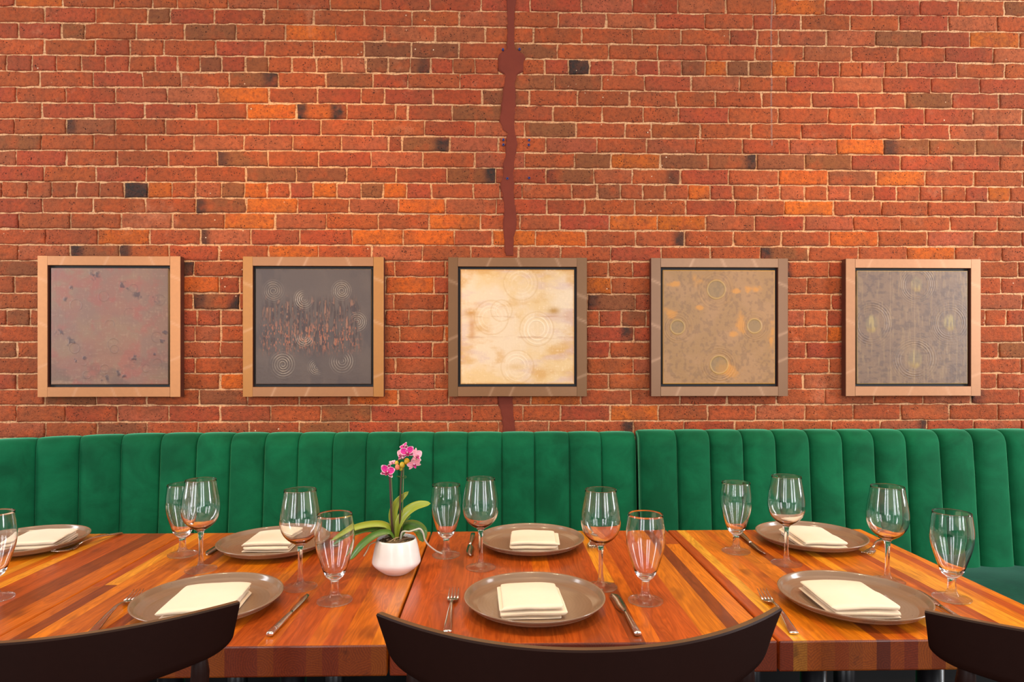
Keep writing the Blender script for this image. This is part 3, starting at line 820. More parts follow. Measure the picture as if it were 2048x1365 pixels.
# ------------------------------------------------------------------ napkins
def napkin(x, y, rz, w, d, seed, label, skew=0.0):
    r = random.Random(seed)
    # side section of a folded cloth: an unbroken ribbon laid back and forth (y, z)
    t = 0.0028
    layers = [0.0018, 0.0075, 0.0125, 0.0178, 0.0240]
    ctr = []
    for k, z in enumerate(layers):
        fr, bk = -d/2+[0.0, 0.004, 0.002, 0.006, 0.001][k]+r.uniform(0, .003), d/2-r.uniform(0, .004)
        seq = [fr+(bk-fr)*j/10 for j in range(11)]
        if k % 2: seq = seq[::-1]
        pts = [(q, z) for q in seq]
        if k:
            a = ctr[-1]; b = pts[0]
            sg = 1 if a[0] > 0 else -1
            rr = (b[1]-a[1])/2
            for s_ in range(1, 5):
                an = -PI/2+PI*s_/5
                ctr.append(((a[0]+b[0])/2+sg*rr*1.1*math.cos(an)+ (0), (a[1]+b[1])/2+rr*math.sin(an)))
        ctr += pts
    N = len(ctr)
    NX = 22
    V = []; Fq = []
    for ix in range(NX+1):
        u = ix/NX; ux = (u-0.5)*w
        top = []; bot = []
        for k in range(N):
            a = ctr[max(k-1, 0)]; b = ctr[min(k+1, N-1)]
            tx, tz = b[0]-a[0], b[1]-a[1]; L = math.hypot(tx, tz) or 1
            nx_, nz_ = -tz/L, tx/L
            q = ctr[k]
            sag = 1-0.10*(abs(2*u-1)**4)*(q[1]/0.02)
            z = q[1]*sag + 0.0035*(q[1]/0.02)*(0.5-0.9*abs(u-0.42))+0.0010*noise.noise(Vector((ux*25+seed, q[0]*25, q[1]*90)))
            e = 0.0030*noise.noise(Vector((ux*14, seed, q[1]*160)))+0.0015*math.sin(seed+q[1]*500)*(u-.5)
            th = t*0.62
            sx = skew*(q[0])+0.0035*math.sin(q[1]*300+seed)*(2*u-1)+0.0028*math.sin(q[1]*420+seed*2.3)+0.05*(q[1])*math.sin(seed*1.7)
            lift = 0.003*max(0, (2*u-1))**2*(q[1]/0.02)*(1 if q[0] < 0 else 0.3)
            top.append((ux+sx, q[0]+nx_*th+e, z+nz_*th+lift)); bot.append((ux+sx, q[0]-nx_*th+e, z-nz_*th+lift))
        V += top+bot[::-1]
    M = 2*N
    for ix in range(NX):
        for k in range(M):
            a = ix*M+k; b = ix*M+(k+1) % M
            Fq.append((a, b, b+M, a+M))
    for e in (0, NX):
        for k in range(N-1):
            a = e*M
            q = (a+k, a+k+1, a+M-2-k, a+M-1-k)
            Fq.append(q if e == 0 else q[::-1])
    o = fix_normals(mesh_obj('folded_napkin', V, Fq, M_napkin, None, True, loc=(x, y, 0.7592)))
    o.rotation_euler = (0, 0, rz)
    sub = o.modifiers.new('soft', 'SUBSURF'); sub.levels = 1; sub.render_levels = 1
    tag(o, label, 'napkin', 'cream napkins on the plates')
    return o
R = math.radians
napkin(-0.575, 1.300, R(5), 0.125, 0.150, 1, 'cream folded napkin on the plate behind the left chair')
napkin(-0.592, 1.738, R(1), 0.118, 0.130, 2, 'cream folded napkin on the plate left of the orchid, by the banquette')
napkin(0.099, 1.724, R(-3), 0.122, 0.118, 3, 'cream folded napkin on the middle plate by the banquette')
napkin(0.065, 1.295, R(2), 0.122, 0.135, 4, 'cream folded napkin on the plate in front of the middle chair')
napkin(0.848, 1.730, R(-10), 0.108, 0.165, 5, 'cream folded napkin lying askew on the right-hand plate by the banquette', -0.1)
napkin(0.706, 1.290, R(-2), 0.125, 0.150, 6, 'cream folded napkin on the front plate of the right-hand table')
napkin(-1.212, 1.758, R(12), 0.118, 0.140, 7, 'cream folded napkin on the far left plate')

# ------------------------------------------------------------------ glassware
def dens(pr, n):
    """smooth curve through a profile, n points"""
    q = spline([(a, b, 0) for a, b in pr], n)
    return [(max(0.0, v.x), v.y) for v in q]
def glass(kind, x, y, label):
    zb = 0.7502
    if kind == 'wine':
        foot = [(0, 0.0), (0.034, 0.0), (0.0360, 0.0006), (0.0364, 0.0014), (0.0352, 0.0021), (0.026, 0.0032), (0.016, 0.0055), (0.0100, 0.0095), (0.0072, 0.015), (0.0058, 0.022)]
        stem = [(0.0058, 0.022), (0.0050, 0.030), (0.0046, 0.045), (0.0045, 0.060), (0.0050, 0.076), (0.0060, 0.086), (0.0074, 0.092)]
        out = [(0.0074, 0.092), (0.0110, 0.0960), (0.0180, 0.1005), (0.0270, 0.1070), (0.0360, 0.1175), (0.0415, 0.130), (0.0440, 0.146), (0.0432, 0.162), (0.0405, 0.180), (0.0370, 0.199), (0.0345, 0.2155)]
        inn = [(0.0337, 0.2155), (0.0362, 0.199), (0.0396, 0.180), (0.0422, 0.162), (0.0429, 0.146), (0.0403, 0.1305), (0.0346, 0.1185), (0.0255, 0.1087), (0.0150, 0.1022), (0.0060, 0.0992), (0, 0.0988)]
    else:
        foot = [(0, 0.0), (0.034, 0.0), (0.0358, 0.0008), (0.0362, 0.0022), (0.0350, 0.0036), (0.027, 0.0048), (0.0185, 0.0072), (0.0130, 0.0115), (0.0098, 0.017), (0.0084, 0.023)]
        stem = [(0.0084, 0.023), (0.0076, 0.030), (0.0075, 0.037), (0.0082, 0.043)]
        out = [(0.0082, 0.043), (0.0120, 0.0475), (0.0180, 0.0530), (0.0228, 0.0625), (0.0280, 0.0775), (0.0345, 0.0985), (0.0388, 0.116), (0.0402, 0.132), (0.0400, 0.148), (0.0378, 0.166), (0.0357, 0.1815)]
        inn = [(0.0346, 0.1815), (0.0366, 0.166), (0.0387, 0.148), (0.0389, 0.132), (0.0374, 0.117), (0.0331, 0.100), (0.0262, 0.080), (0.0205, 0.0655), (0.0140, 0.0585), (0.0070, 0.0562), (0, 0.0558)]
    root = thing('wine_glass' if kind == 'wine' else 'water_goblet', label, 'wine glass' if kind == 'wine' else 'water glass', (x, y, zb), 0,
                 'tall stemmed wine glasses' if kind == 'wine' else 'short stemmed water glasses')
    f = [(0, 0.0), (0.02, 0.0)]+foot[1:4]+dens(foot[3:], 18)[1:]
    lathe('foot', f, M_foot, root, 56)
    lathe('stem', dens(stem, 14), M_glass, root, 56)
    rim = out[-1]; ri = inn[0]
    rr = (rim[0]-ri[0])/2
    top = [(rim[0]-rr+rr*math.cos(a), rim[1]+rr*math.sin(a)) for a in [PI*k/5 for k in range(1, 5)]]
    lathe('bowl', dens(out, 34)+top+dens(inn, 34), M_glass, root, 56)
    return root
G = [('water', -0.8097, 1.6929, 'water glass behind the leftmost wine glass, by the banquette'),
     ('wine', -0.7077, 1.5698, 'leftmost wine glass, overlapping the water glass behind it'),
     ('wine', -0.4336, 1.4430, 'wine glass left of the orchid, with a napkin seen through its bowl'),
     ('water', -0.3368, 1.3578, 'water glass next left of the white orchid pot, in front of the long leaf'),
     ('water', -0.1302, 1.6708, 'water glass just right of the orchid, touched by the plant\'s pale root'),
     ('wine', -0.0391, 1.5695, 'wine glass left of the middle back plate, stem in front of its rim'),
     ('wine', 0.2289, 1.4290, 'wine glass right behind the middle front plate'),
     ('water', 0.3082, 1.3427, 'water glass on the middle table, right of the knife'),
     ('water', 0.6249, 1.6863, 'water glass near the left corner of the right-hand table, by the banquette'),
     ('wine', 0.7120, 1.5833, 'tallest-looking wine glass, in front of the right-hand back plate and napkin'),
     ('wine', 0.8839, 1.4518, 'wine glass behind the front plate of the right-hand table'),
     ('water', 0.9542, 1.3426, 'rightmost water glass, beside the right-hand table edge'),
     ('water', -1.0546, 1.3877, 'water glass cut off by the left edge of the photo')]
firsts = {}
for k, x, y, lb in G:
    if k not in firsts: firsts[k] = glass(k, x, y, lb)
    else:
        c = copy_tree(firsts[k]); c.location = (x, y, 0.7502); c['label'] = lb

# ------------------------------------------------------------------ cutlery
def oval(cx, y, cz, w, h, n=10, p=2.6):
    out = []
    for k in range(n):
        a = 2*PI*k/n; c, s = math.cos(a), math.sin(a)
        out.append((cx+w/2*math.copysign(abs(c)**(2/p), c), y, cz+h/2*math.copysign(abs(s)**(2/p), s)))
    return out
def make_fork(label):
    # points along +y: y = 0 at the handle end, 0.205 at the tines
    root = thing('fork', label, 'fork', (0, 0, 0.7503), 0, 'steel forks of the place settings')
    m = MB()
    m.loft([oval(0, 0.0, 0.0035, .0150, .0045), oval(0, 0.002, 0.0035, .0170, .0060), oval(0, .03, .0070, .0150, .0058), oval(0, .07, .0125, .0105, .0050), oval(0, .105, .0150, .0068, .0044),
            oval(0, .128, .0125, .0055, .0040), oval(0, .142, .0090, .0062, .0036)])
    m.build('handle', M_steel, root)
    m = MB()
    m.loft([oval(0, .140, .0095, .0062, .0034), oval(0, .147, .0070, .0140, .0030), oval(0, .153, .0052, .0215, .0026), oval(0, .163, .0040, .0235, .0024), oval(0, .168, .0038, .0238, .0022)])
    for k in range(4):
        x = (k-1.5)*0.0066
        m.loft([oval(x, .166, .0038, .0040, .0022, 8), oval(x, .185, .0050, .0030, .0020, 8), oval(x*.96, .204, .0085, .0020, .0016, 8), oval(x*.95, .213, .0110, .0010, .0010, 8)])
    m.build('tines', M_steel, root)
    return root
def make_knife(label):
    root = thing('table_knife', label, 'knife', (0, 0, 0.7503), 0, 'steel knives of the place settings')
    m = MB()
    m.loft([oval(0, 0.0, .0055, .0120, .0070), oval(0, .002, .0058, .0135, .0088), oval(0, .03, .0060, .0125, .0086), oval(0, .065, .0062, .0100, .0078), oval(0, .095, .0060, .0075, .0070), oval(0, .105, .0055, .0070, .0070)])
    m.build('handle', M_steel, root)
    m = MB()
    rings = []
    for t in [0, .06, .15, .3, .5, .7, .85, .95, 1.0]:
        y = .104+.100*t
        wd = .007+.0135*min(1, t/.22)**.8 if t < .8 else (.0205*(1-((t-.8)/.2)**2)+.0010)
        cx = -.0035*min(1, t/.2)-(0.004*max(0, t-.7)/.3)
        th = .0028*(1-t)+.0010
        tl = 0.45
        rings.append([(cx-wd/2*math.cos(tl), y, .0052-wd/2*math.sin(tl)*.8+.0004), (cx, y, .0052-th/2), (cx+wd/2*math.cos(tl), y, .0052+wd/2*math.sin(tl)*.8), (cx, y, .0052+th/2+.0006)])
    m.loft(rings)
    m.build('blade', M_steel, root)
    return root
def place(o, tip, end, length):
    d = Vector((tip[0]-end[0], tip[1]-end[1]))
    o.rotation_euler = (0, 0, math.atan2(d.y, d.x)-PI/2)
    mid = Vector((tip[0]+end[0], tip[1]+end[1]))/2
    u = d.normalized()
    o.location = (mid.x-u.x*length/2, mid.y-u.y*length/2, 0.7503)
f0 = make_fork('fork left of the middle front plate')
place(f0, (-0.0923, 1.4080), (-0.0908, 1.1890), .213)
for tip, end, lb in [((-0.766, 1.410), (-0.7369, 1.197), 'fork left of the front plate behind the left chair'),
                     ((0.5683, 1.388), (0.5400, 1.165), 'fork whose middle is hidden by the right end of the middle chair'),
                     ((0.2545, 1.692), (0.256, 1.900), 'fork with only its tines showing, right of the middle back plate'),
                     ((0.958, 1.655), (1.062, 1.765), 'fork handle peeking out right of the right-hand back plate'),
                     ((-1.133, 1.700), (-1.0850, 1.890), 'fork right of the far left plate, tines under the rim'),
                     ((-0.4244, 1.695), (-0.432, 1.895), 'fork with tines in the shadow under the orchid\'s long leaf')]:
    c = copy_tree(f0); c['label'] = lb; place(c, tip, end, .213)
k0 = make_knife('knife right of the middle front plate, its blade tipped up')
place(k0, (0.250, 1.372), (0.2545, 1.172), .204)
for tip, end, lb in [((-0.3959, 1.385), (-0.4106, 1.185), 'knife between the left front plate and the water glass beside the orchid'),
                     ((0.9019, 1.385), (0.8810, 1.183), 'knife partly hidden behind the right-hand chair'),
                     ((-0.0747, 1.650), (-0.0680, 1.858), 'knife left of the middle back plate, blade towards the camera'),
                     ((0.6789, 1.648), (0.6976, 1.855), 'knife between the right-hand back plate and the water glass'),
                     ((-0.7455, 1.672), (-0.7347, 1.872), 'knife tip showing left of the back plate near the leftmost wine glass')]:
    c = copy_tree(k0); c['label'] = lb; place(c, tip, end, .204)

# ------------------------------------------------------------------ pictures
FS = 0.58
def fnoise(nx, ny, fx, fy, seed, octs=6):
    r = np.random.RandomState(seed); out = np.zeros((ny, nx)); amp = 1; tot = 0
    for o in range(octs):
        gx, gy = max(2, int(fx*2**o)+2), max(2, int(fy*2**o)+2)
        g = r.rand(gy, gx)
        yy = np.linspace(0, gy-1.001, ny); xx = np.linspace(0, gx-1.001, nx)
        yi = yy.astype(int); xi = xx.astype(int); yf = (yy-yi)[:, None]; xf = (xx-xi)[None, :]
        yf = yf*yf*(3-2*yf); xf = xf*xf*(3-2*xf)
        a = g[yi][:, xi]; b = g[yi][:, xi+1]; c = g[yi+1][:, xi]; d = g[yi+1][:, xi+1]
        out += amp*((a*(1-xf)+b*xf)*(1-yf)+(c*(1-xf)+d*xf)*yf); tot += amp; amp *= 0.55
    return out/tot
def sm(x, a, b):
    t = np.clip((x-a)/(b-a), 0, 1); return t*t*(3-2*t)
def L3(*c): return np.array(lin(*c)[:3])
NP = 260
UU, VV = np.meshgrid(np.linspace(0, 1, NP), np.linspace(0, 1, NP))     # VV: 0 at the top
def lay(img, m, col): return img*(1-m[..., None])+col*m[..., None]
def paint(kind):
    n = lambda fx, fy, s, o=6: fnoise(NP, NP, fx, fy, s+kind*31, o)
    weave = 0.25*n(9, 120, 1, 2)+0.25*n(120, 9, 2, 2)+0.5*n(60, 60, 3, 3)
    r = random.Random(kind*7+1)
    relief = np.zeros((NP, NP))
    def swirl(img, cx, cy, R0, col, amt, turns=7, a0=0, arc=2*PI, seed=0, inner=0.15):
        dx, dy = UU-cx, VV-cy; d = np.hypot(dx, dy*(1+.05*math.sin(seed))); a = np.arctan2(dy, dx)
        wob = fnoise(NP, NP, 4, 4, seed+50, 3)
        w = 0.5+0.5*np.sin(d/R0*turns*2*PI+a*1.0+3.5*wob)
        fineb = fnoise(NP, NP, 50, 50, seed+77, 2)
        ring = sm(w*.85+fineb*.3, 0.60, 0.98)*sm(d, R0*inner, R0*(inner+.15))*(1-sm(d, R0*.55, R0*1.05))
        da = np.abs((a-a0+PI+.6*(wob-.5)) % (2*PI)-PI)
        ring = ring*((1-sm(da, arc*0.25, arc*0.52+1e-3)) if arc < 2*PI else 1)
        ring = ring*np.clip(sm(fnoise(NP, NP, 6, 6, seed+9, 3), .30, .60)*1.1+.35, 0, 1)
        relief[...] += ring*amt
        return lay(img, np.clip(ring*amt, 0, 1), col)
    if kind == 1:
        img = np.ones((NP, NP, 3))*L3(150, 112, 98)
        img = lay(img, sm(n(3, 3, 3), .40, .62)*.7, L3(160, 124, 98))
        cen = np.exp(-((UU-.45)**2+(VV-.5)**2)/.10)
        img = lay(img, sm(n(5, 5, 4)+cen*.12, .46, .70)*.35, L3(168, 98, 84))
        img = lay(img, sm(n(7, 7, 8), .54, .72)*.38, L3(180, 80, 74))
        img = lay(img, sm(UU, .72, 1)*.45+0*UU, L3(120, 96, 78))
        img = lay(img, sm(n(4, 9, 6), .52, .7)*sm(VV, .6, .95)*.5, L3(108, 84, 76))
        for (cx, cy, s) in [(.62, .15, .07), (.74, .23, .05), (.87, .28, .07), (.18, .17, .03), (.13, .27, .03), (.07, .56, .05), (.17, .63, .06), (.72, .78, .06), (.22, .79, .03), (.28, .77, .03),
                            (.46, .95, .05), (.58, .90, .04), (.97, .55, .04), (.95, .62, .04), (.37, .06, .06), (.88, .74, .02), (.62, .93, .03)]:
            d = np.hypot((UU-cx), (VV-cy)*1.2)
            mk = sm(n(34, 26, 11, 4)+.16*(1-sm(d, 0, s)), .54, .68)*(1-sm(d, s*.4, s*1.2))
            img = lay(img, mk*.75, L3(70, 48, 58))
            relief += mk*.4
        for k in range(26):
            cx, cy, R0 = r.uniform(.12, .95), r.uniform(.1, .95), r.uniform(.03, .05)
            d = np.hypot(UU-cx, VV-cy); ring = np.exp(-((d-R0)/.0035)**2)*sm(n(6, 6, 60+k, 1), .4, .65)
            img = lay(img, ring*.35, L3(96, 60, 56)); relief += ring*.3
        img = lay(img, sm(weave, .56, .7)*.25, L3(190, 158, 132))
    elif kind == 2:
        img = np.ones((NP, NP, 3))*L3(92, 74, 66)
        img = lay(img, sm(n(3, 3, 3), .4, .65)*.7, L3(104, 86, 76))
        img = lay(img, sm(n(7, 4, 5), .5, .7)*.5, L3(72, 54, 52))
        band = sm(VV, .20, .34)*(1-sm(VV, .62, .78))*sm(UU, .02, .08)*(1-sm(UU, .84, .95))
        st = n(110, 7, 6, 3)
        img = lay(img, band*sm(st, .42, .60)*.75, L3(62, 34, 36))
        img = lay(img, band*sm(st, .56, .66)*sm(n(40, 30, 7, 2), .42, .6)*.75, L3(176, 124, 96))
        img = lay(img, band*sm(n(120, 40, 8, 2), .60, .72)*sm(VV, .38, .55)*.8, L3(190, 112, 76))
        relief += band*sm(st, .5, .66)*.7
        wc = L3(196, 186, 178)
        for (cx, cy, R0, am, a0, arc) in [(.155, .19, .11, .55, 0, 2*PI), (.42, .26, .10, 1.35, 2.4, 4.8), (.745, .19, .10, .7, 0, 2*PI), (.88, .46, .10, .8, -.3, 4.4), (.42, .59, .10, .85, 1.8, 4.0),
                                      (.235, .83, .12, .95, 0, 2*PI), (.53, .85, .09, .8, 2.6, 3.6), (.745, .80, .12, .95, 1.4, 4.9)]:
            img = swirl(img, cx, cy, R0, wc, am*.9, 6, a0, arc, int(cx*100), .03)
    elif kind == 3:
        img = np.ones((NP, NP, 3))*L3(228, 200, 164)
        edge = np.maximum(np.abs(UU-.5), np.abs(VV-.5))*2
        img = lay(img, sm(n(3, 3, 3)+edge*.12, .44, .78)*.7, L3(222, 180, 112))
        img = lay(img, sm(n(5, 9, 4)+edge*.30-.25, .42, .75)*.7, L3(206, 150, 70))
        img = lay(img, sm(n(4, 12, 12)+edge*.25-.22, .46, .74)*.5, L3(200, 164, 160))
        img = lay(img, np.exp(-((UU-.82)/.05)**2-((VV-.36)/.03)**2)*.9, L3(176, 122, 20))
        img = lay(img, np.exp(-((UU-.09)/.06)**2-((VV-.38)/.035)**2)*.8, L3(196, 136, 40))
        img = lay(img, np.exp(-((UU-.10)/.03)**2-((VV-.52)/.10)**2)*.6, L3(190, 120, 40))
        for (cx, cy, R0, am) in [(.53, .12, .16, .35), (.67, .52, .16, .8), (.50, .85, .155, .55), (.27, .42, .16, .5), (.36, .36, .10, .35)]:
            img = swirl(img, cx, cy, R0, L3(246, 222, 190), am*.7, 5, 0, 2*PI, int(cx*100), .3)
            d = np.hypot(UU-cx, VV-cy)
            img = lay(img, np.exp(-((d-R0*.93)/.006)**2)*.35, L3(198, 150, 84))
        img = lay(img, np.exp(-((UU-.49)/.09)**2-((VV-.85)/.03)**2)*.55, L3(206, 158, 84))
        ln_ = np.exp(-((VV-.41)/.012)**2)+np.exp(-((VV-.59)/.012)**2)
        img = lay(img, ln_*sm(n(8, 60, 9, 3), .45, .7)*.45, L3(180, 124, 80))
        img = lay(img, sm(edge, .965, .99)*.6, L3(190, 128, 50))
        img = lay(img, sm(weave, .58, .7)*.3, L3(244, 216, 176))
    elif kind == 4:
        img = np.ones((NP, NP, 3))*L3(160, 116, 60)
        img = lay(img, sm(n(4, 4, 3), .4, .65)*.6, L3(172, 126, 78))
        img = lay(img, sm(n(40, 34, 5, 4), .48, .66)*.45, L3(120, 84, 46))
        for (cx, cy, sx_, sy_) in [(.33, .09, .05, .07), (.06, .37, .06, .06), (.70, .48, .045, .10), (.63, .57, .06, .03), (.58, .88, .10, .09), (.80, .17, .08, .03), (.97, .60, .03, .16), (.32, .33, .05, .02), (.66, .18, .04, .02), (.10, .12, .06, .03)]:
            m_ = np.exp(-((UU-cx)/sx_)**2-((VV-cy)/sy_)**2)
            img = lay(img, np.clip(sm(m_*.8+(n(14, 14, 7, 5)-.5)*1.5, .22, .85), 0, 1)*.85*sm(m_, .02, .3), L3(206, 136, 30))
        for (cx, cy, R0) in [(.475, .17, .08), (.13, .50, .062), (.815, .49, .062), (.50, .83, .078)]:
            d = np.hypot(UU-cx, VV-cy)
            img = lay(img, (1-sm(d, R0*.9, R0))*.45, L3(128, 108, 64))
            img = lay(img, np.exp(-((d-R0)/.006)**2)*.7, L3(196, 160, 96)); relief += np.exp(-((d-R0)/.006)**2)*.8
            img = swirl(img, cx, cy, R0*2.4, L3(126, 84, 42), .32, 9, 0, 2*PI, int(cx*90), .45)
            img = swirl(img, cx, cy, R0*2.9, L3(198, 148, 88), .22, 8, 0, 2*PI, int(cx*70)+3, .45)
        img = lay(img, sm(np.maximum(np.abs(UU-.5), np.abs(VV-.5))*2, .975, .99)*.5, L3(200, 140, 30))
    else:
        img = np.ones((NP, NP, 3))*L3(122, 98, 82)
        img = lay(img, sm(n(3, 3, 3), .4, .65)*.6, L3(134, 108, 86))
        img = lay(img, sm(n(26, 40, 5, 4), .46, .68)*.55, L3(88, 70, 66))
        img = lay(img, sm(n(60, 8, 6, 2), .58, .70)*.35, L3(158, 132, 98))
        for (cx, cy, R0) in [(.54, .12, .07), (.13, .47, .08), (.84, .46, .075), (.52, .78, .085)]:
            d = np.hypot((UU-cx)*1.15, (VV-cy)*.85)
            m_ = 1-sm(d, R0*.55, R0)
            img = lay(img, m_*.55, L3(132, 118, 92))
            img = lay(img, m_*sm(n(50, 6, 9, 2), .5, .62)*.6, L3(178, 160, 104))
            img = lay(img, m_*sm((VV-cy)/R0, .1, .9)*.5, L3(160, 124, 40))
            img = swirl(img, cx, cy, R0*2.9, L3(86, 66, 60), .34, 12, 0, 2*PI, int(cx*90), .4)
            img = swirl(img, cx, cy, R0*3.1, L3(162, 134, 104), .18, 11, 0, 2*PI, int(cx*70)+3, .4)
        for xx_ in (.30, .52): img = lay(img, np.exp(-((UU-xx_)/.0025)**2)*.4, L3(176, 150, 116))
        img = lay(img, sm(np.maximum(np.abs(UU-.5), np.abs(VV-.5))*2, .985, .995)*.6, L3(190, 160, 90))
    img = img*{1: .70, 2: .66, 3: .95, 4: .84, 5: .82}[kind]
    if kind in (1, 2, 5): img = img*np.array([1.02, .95, .84])
    return np.clip(img, 0.002, 1), relief+weave*.35
FR_TONES = {1: (lin(194, 130, 78), lin(186, 124, 76)), 2: (lin(162, 104, 36), lin(150, 98, 54)), 3: (lin(114, 76, 38), lin(134, 92, 56)), 4: (lin(118, 82, 52), lin(138, 100, 68)), 5: (lin(174, 122, 84), lin(184, 130, 92))}
PIC_LB = {1: 'framed painting, dusty pink and brown with dark specks, the leftmost on the wall', 2: 'framed dark brown painting with white spiral rings',
          3: 'framed cream and gold painting, the palest on the wall', 4: 'framed ochre painting with orange patches and four circles',
          5: 'framed grey-brown painting with four faint ovals, the rightmost on the wall'}
def picture(kind, x, z):
    yb = WY-0.0145        # back of the frame against the brick faces
    root = thing('framed_painting', PIC_LB[kind], 'painting', (x, yb, z), 0, 'row of square framed paintings on the brick wall')
    h = FS/2; bw = 0.0405; dp = 0.034
    V = []; Fq = []; T = []; K = []; MI = []
    r = random.Random(kind*5)
    def bar(x0, x1, z0, z1, tone, vert):
        m = MB(); m.box(x0, x1, -dp, 0, z0, z1, 0.0012)
        # subdivide along the length for knots
        base = len(V)
        n = 90; 
        L = (z1-z0) if vert else (x1-x0)
        kn = [r.uniform(.12, .28), r.uniform(.42, .55), r.uniform(.72, .86)]
        sec = [(0.0012, 0), (0, 0.0012), (0, dp), (1, dp), (1, 0.0012), (1-0.0012/bw, 0)]
        rings = []
        wd = (x1-x0) if vert else (z1-z0)
        for i in range(n+1):
            t = i/n
            ring = []
            for j, (a, b) in enumerate([(0.03, 0), (0.35, 0), (0.65, 0), (0.97, 0), (1, .0012), (1, dp), (0, dp), (0, .0012)]):
                if vert: q = (x0+wd*a, -dp+b, z0+L*t)
                else: q = (x0+L*t, -dp+b, z0+wd*a)
                V.append(q); T.append(np.array(tone))
                kk = 0
                for c in kn:
                    dd = (t-c)*L-(a-.5)*0.018*(1 if c < .5 else -1)
                    kk = max(kk, math.exp(-(dd/.0045)**2)*0.22)
                K.append((kk, kk, kk, 1))
        m_ = 8
        for i in range(n):
            for j in range(m_):
                a = base+i*m_+j; b = base+i*m_+(j+1) % m_
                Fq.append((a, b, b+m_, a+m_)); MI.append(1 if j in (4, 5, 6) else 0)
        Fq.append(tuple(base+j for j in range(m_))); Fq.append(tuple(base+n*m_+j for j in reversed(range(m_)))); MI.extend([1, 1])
    tv, th_ = FR_TONES[kind]
    bar(-h, -h+bw, -h, h, tv, True); 
    bar(h-bw-0.002, h, -h, h, tv, True)
    bar(-h+bw+.0002, h-bw-.0022, h-bw+.002, h, th_, False); bar(-h+bw+.0002, h-bw-.0022, -h, -h+bw, th_, False)
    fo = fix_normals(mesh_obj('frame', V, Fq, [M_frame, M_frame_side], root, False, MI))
    vcol(fo, 'tone', T); vcol(fo, 'knot', K)
    if kind == 1: fo['label'] = 'copper-coloured wooden frame'
    i0 = h-bw
    m = MB(); m.box(-i0, i0-.002, -0.012, -0.002, -i0, i0+.002)
    for (a, b, c, d) in ((-i0, -i0+.009, -i0, i0+.002), (i0-.011, i0-.002, -i0, i0+.002), (-i0+.009, i0-.011, -i0, -i0+.009), (-i0+.009, i0-.011, i0-.007, i0+.002)):
        m.box(a+.0002, b-.0001, -0.016, -0.0121, c+.0002, d-.0002)
    m.build('liner', M_liner, root, False)
    img, rel = paint(kind)
    a0, a1 = -i0+.0105, i0-.0125
    b0, b1 = -i0+.0105, i0-.0085
    Vp = []; 
    ys = -0.0275-0.0016*rel
    for j in range(NP):
        for i in range(NP):
            e = i in (0, NP-1) or j in (0, NP-1)
            Vp.append((a0+(a1-a0)*i/(NP-1), (-0.0265 if e else ys[j, i]), b1-(b1-b0)*j/(NP-1)))
    Fp = [(j*NP+i, (j+1)*NP+i, (j+1)*NP+i+1, j*NP+i+1) for j in range(NP-1) for i in range(NP-1)]
    # sides of the panel
    n0 = len(Vp); cor = [(a0, b0), (a1, b0), (a1, b1), (a0, b1)]
    colr = list(np.concatenate([img.reshape(-1, 3), np.ones((NP*NP, 1))], 1))
    for (a, b) in cor:
        Vp.append((a, -0.0265, b)); Vp.append((a, -0.0125, b)); colr += [np.array(lin(200, 170, 130))]*2
    for k in range(4):
        q = n0+2*k; w = n0+2*((k+1) % 4)
        Fp.append((q, w, w+1, q+1))
    po = mesh_obj('painted_panel', Vp, Fp, M_paint, root, True)
    vcol(po, 'tone', np.array(colr))
for k, x in zip((1, 2, 3, 4, 5), (-1.596, -0.761, 0.0865, 0.9365, 1.763)):
    picture(k, x, 1.391)

# ------------------------------------------------------------------ orchid
PX, PY = -0.2365, 1.5353
orch = thing('potted_orchid', 'small potted orchid with magenta and pale pink blooms in a white pot', 'potted plant', (PX, PY, 0.7503), 0)
pot = [(0, 0.0), (0.024, 0.0), (0.0275, 0.0015), (0.033, 0.005), (0.045, 0.014), (0.0535, 0.022), (0.0562, 0.0265), (0.0566, 0.0305), (0.0555, 0.037), (0.0515, 0.058), (0.0472, 0.077), (0.0458, 0.081),
       (0.0448, 0.0822), (0.0436, 0.0815), (0.0432, 0.079), (0.045, 0.066), (0.044, 0.064), (0, 0.064)]
lathe('pot', pot, M_pot, orch, 64)
M_moss = simple('bark_and_moss', lin(112, 92, 62), 0.95, bump=(120, 1.0, 0.01))
m = MB(); rr = random.Random(2)
Vm = []; 
moss = bmesh.new(); bmesh.ops.create_icosphere(moss, subdivisions=4, radius=1)
for w in moss.verts:
    w.co = Vector((w.co.x*.0435, w.co.y*.0435, .070+w.co.z*.010+.006*noise.noise(w.co*9)+.003*noise.noise(w.co*22)))
mm = bpy.data.meshes.new('moss'); moss.to_mesh(mm); moss.free(); mm.materials.append(M_moss)
mo = bpy.data.objects.new('moss', mm); C.objects.link(mo); mo.parent = orch
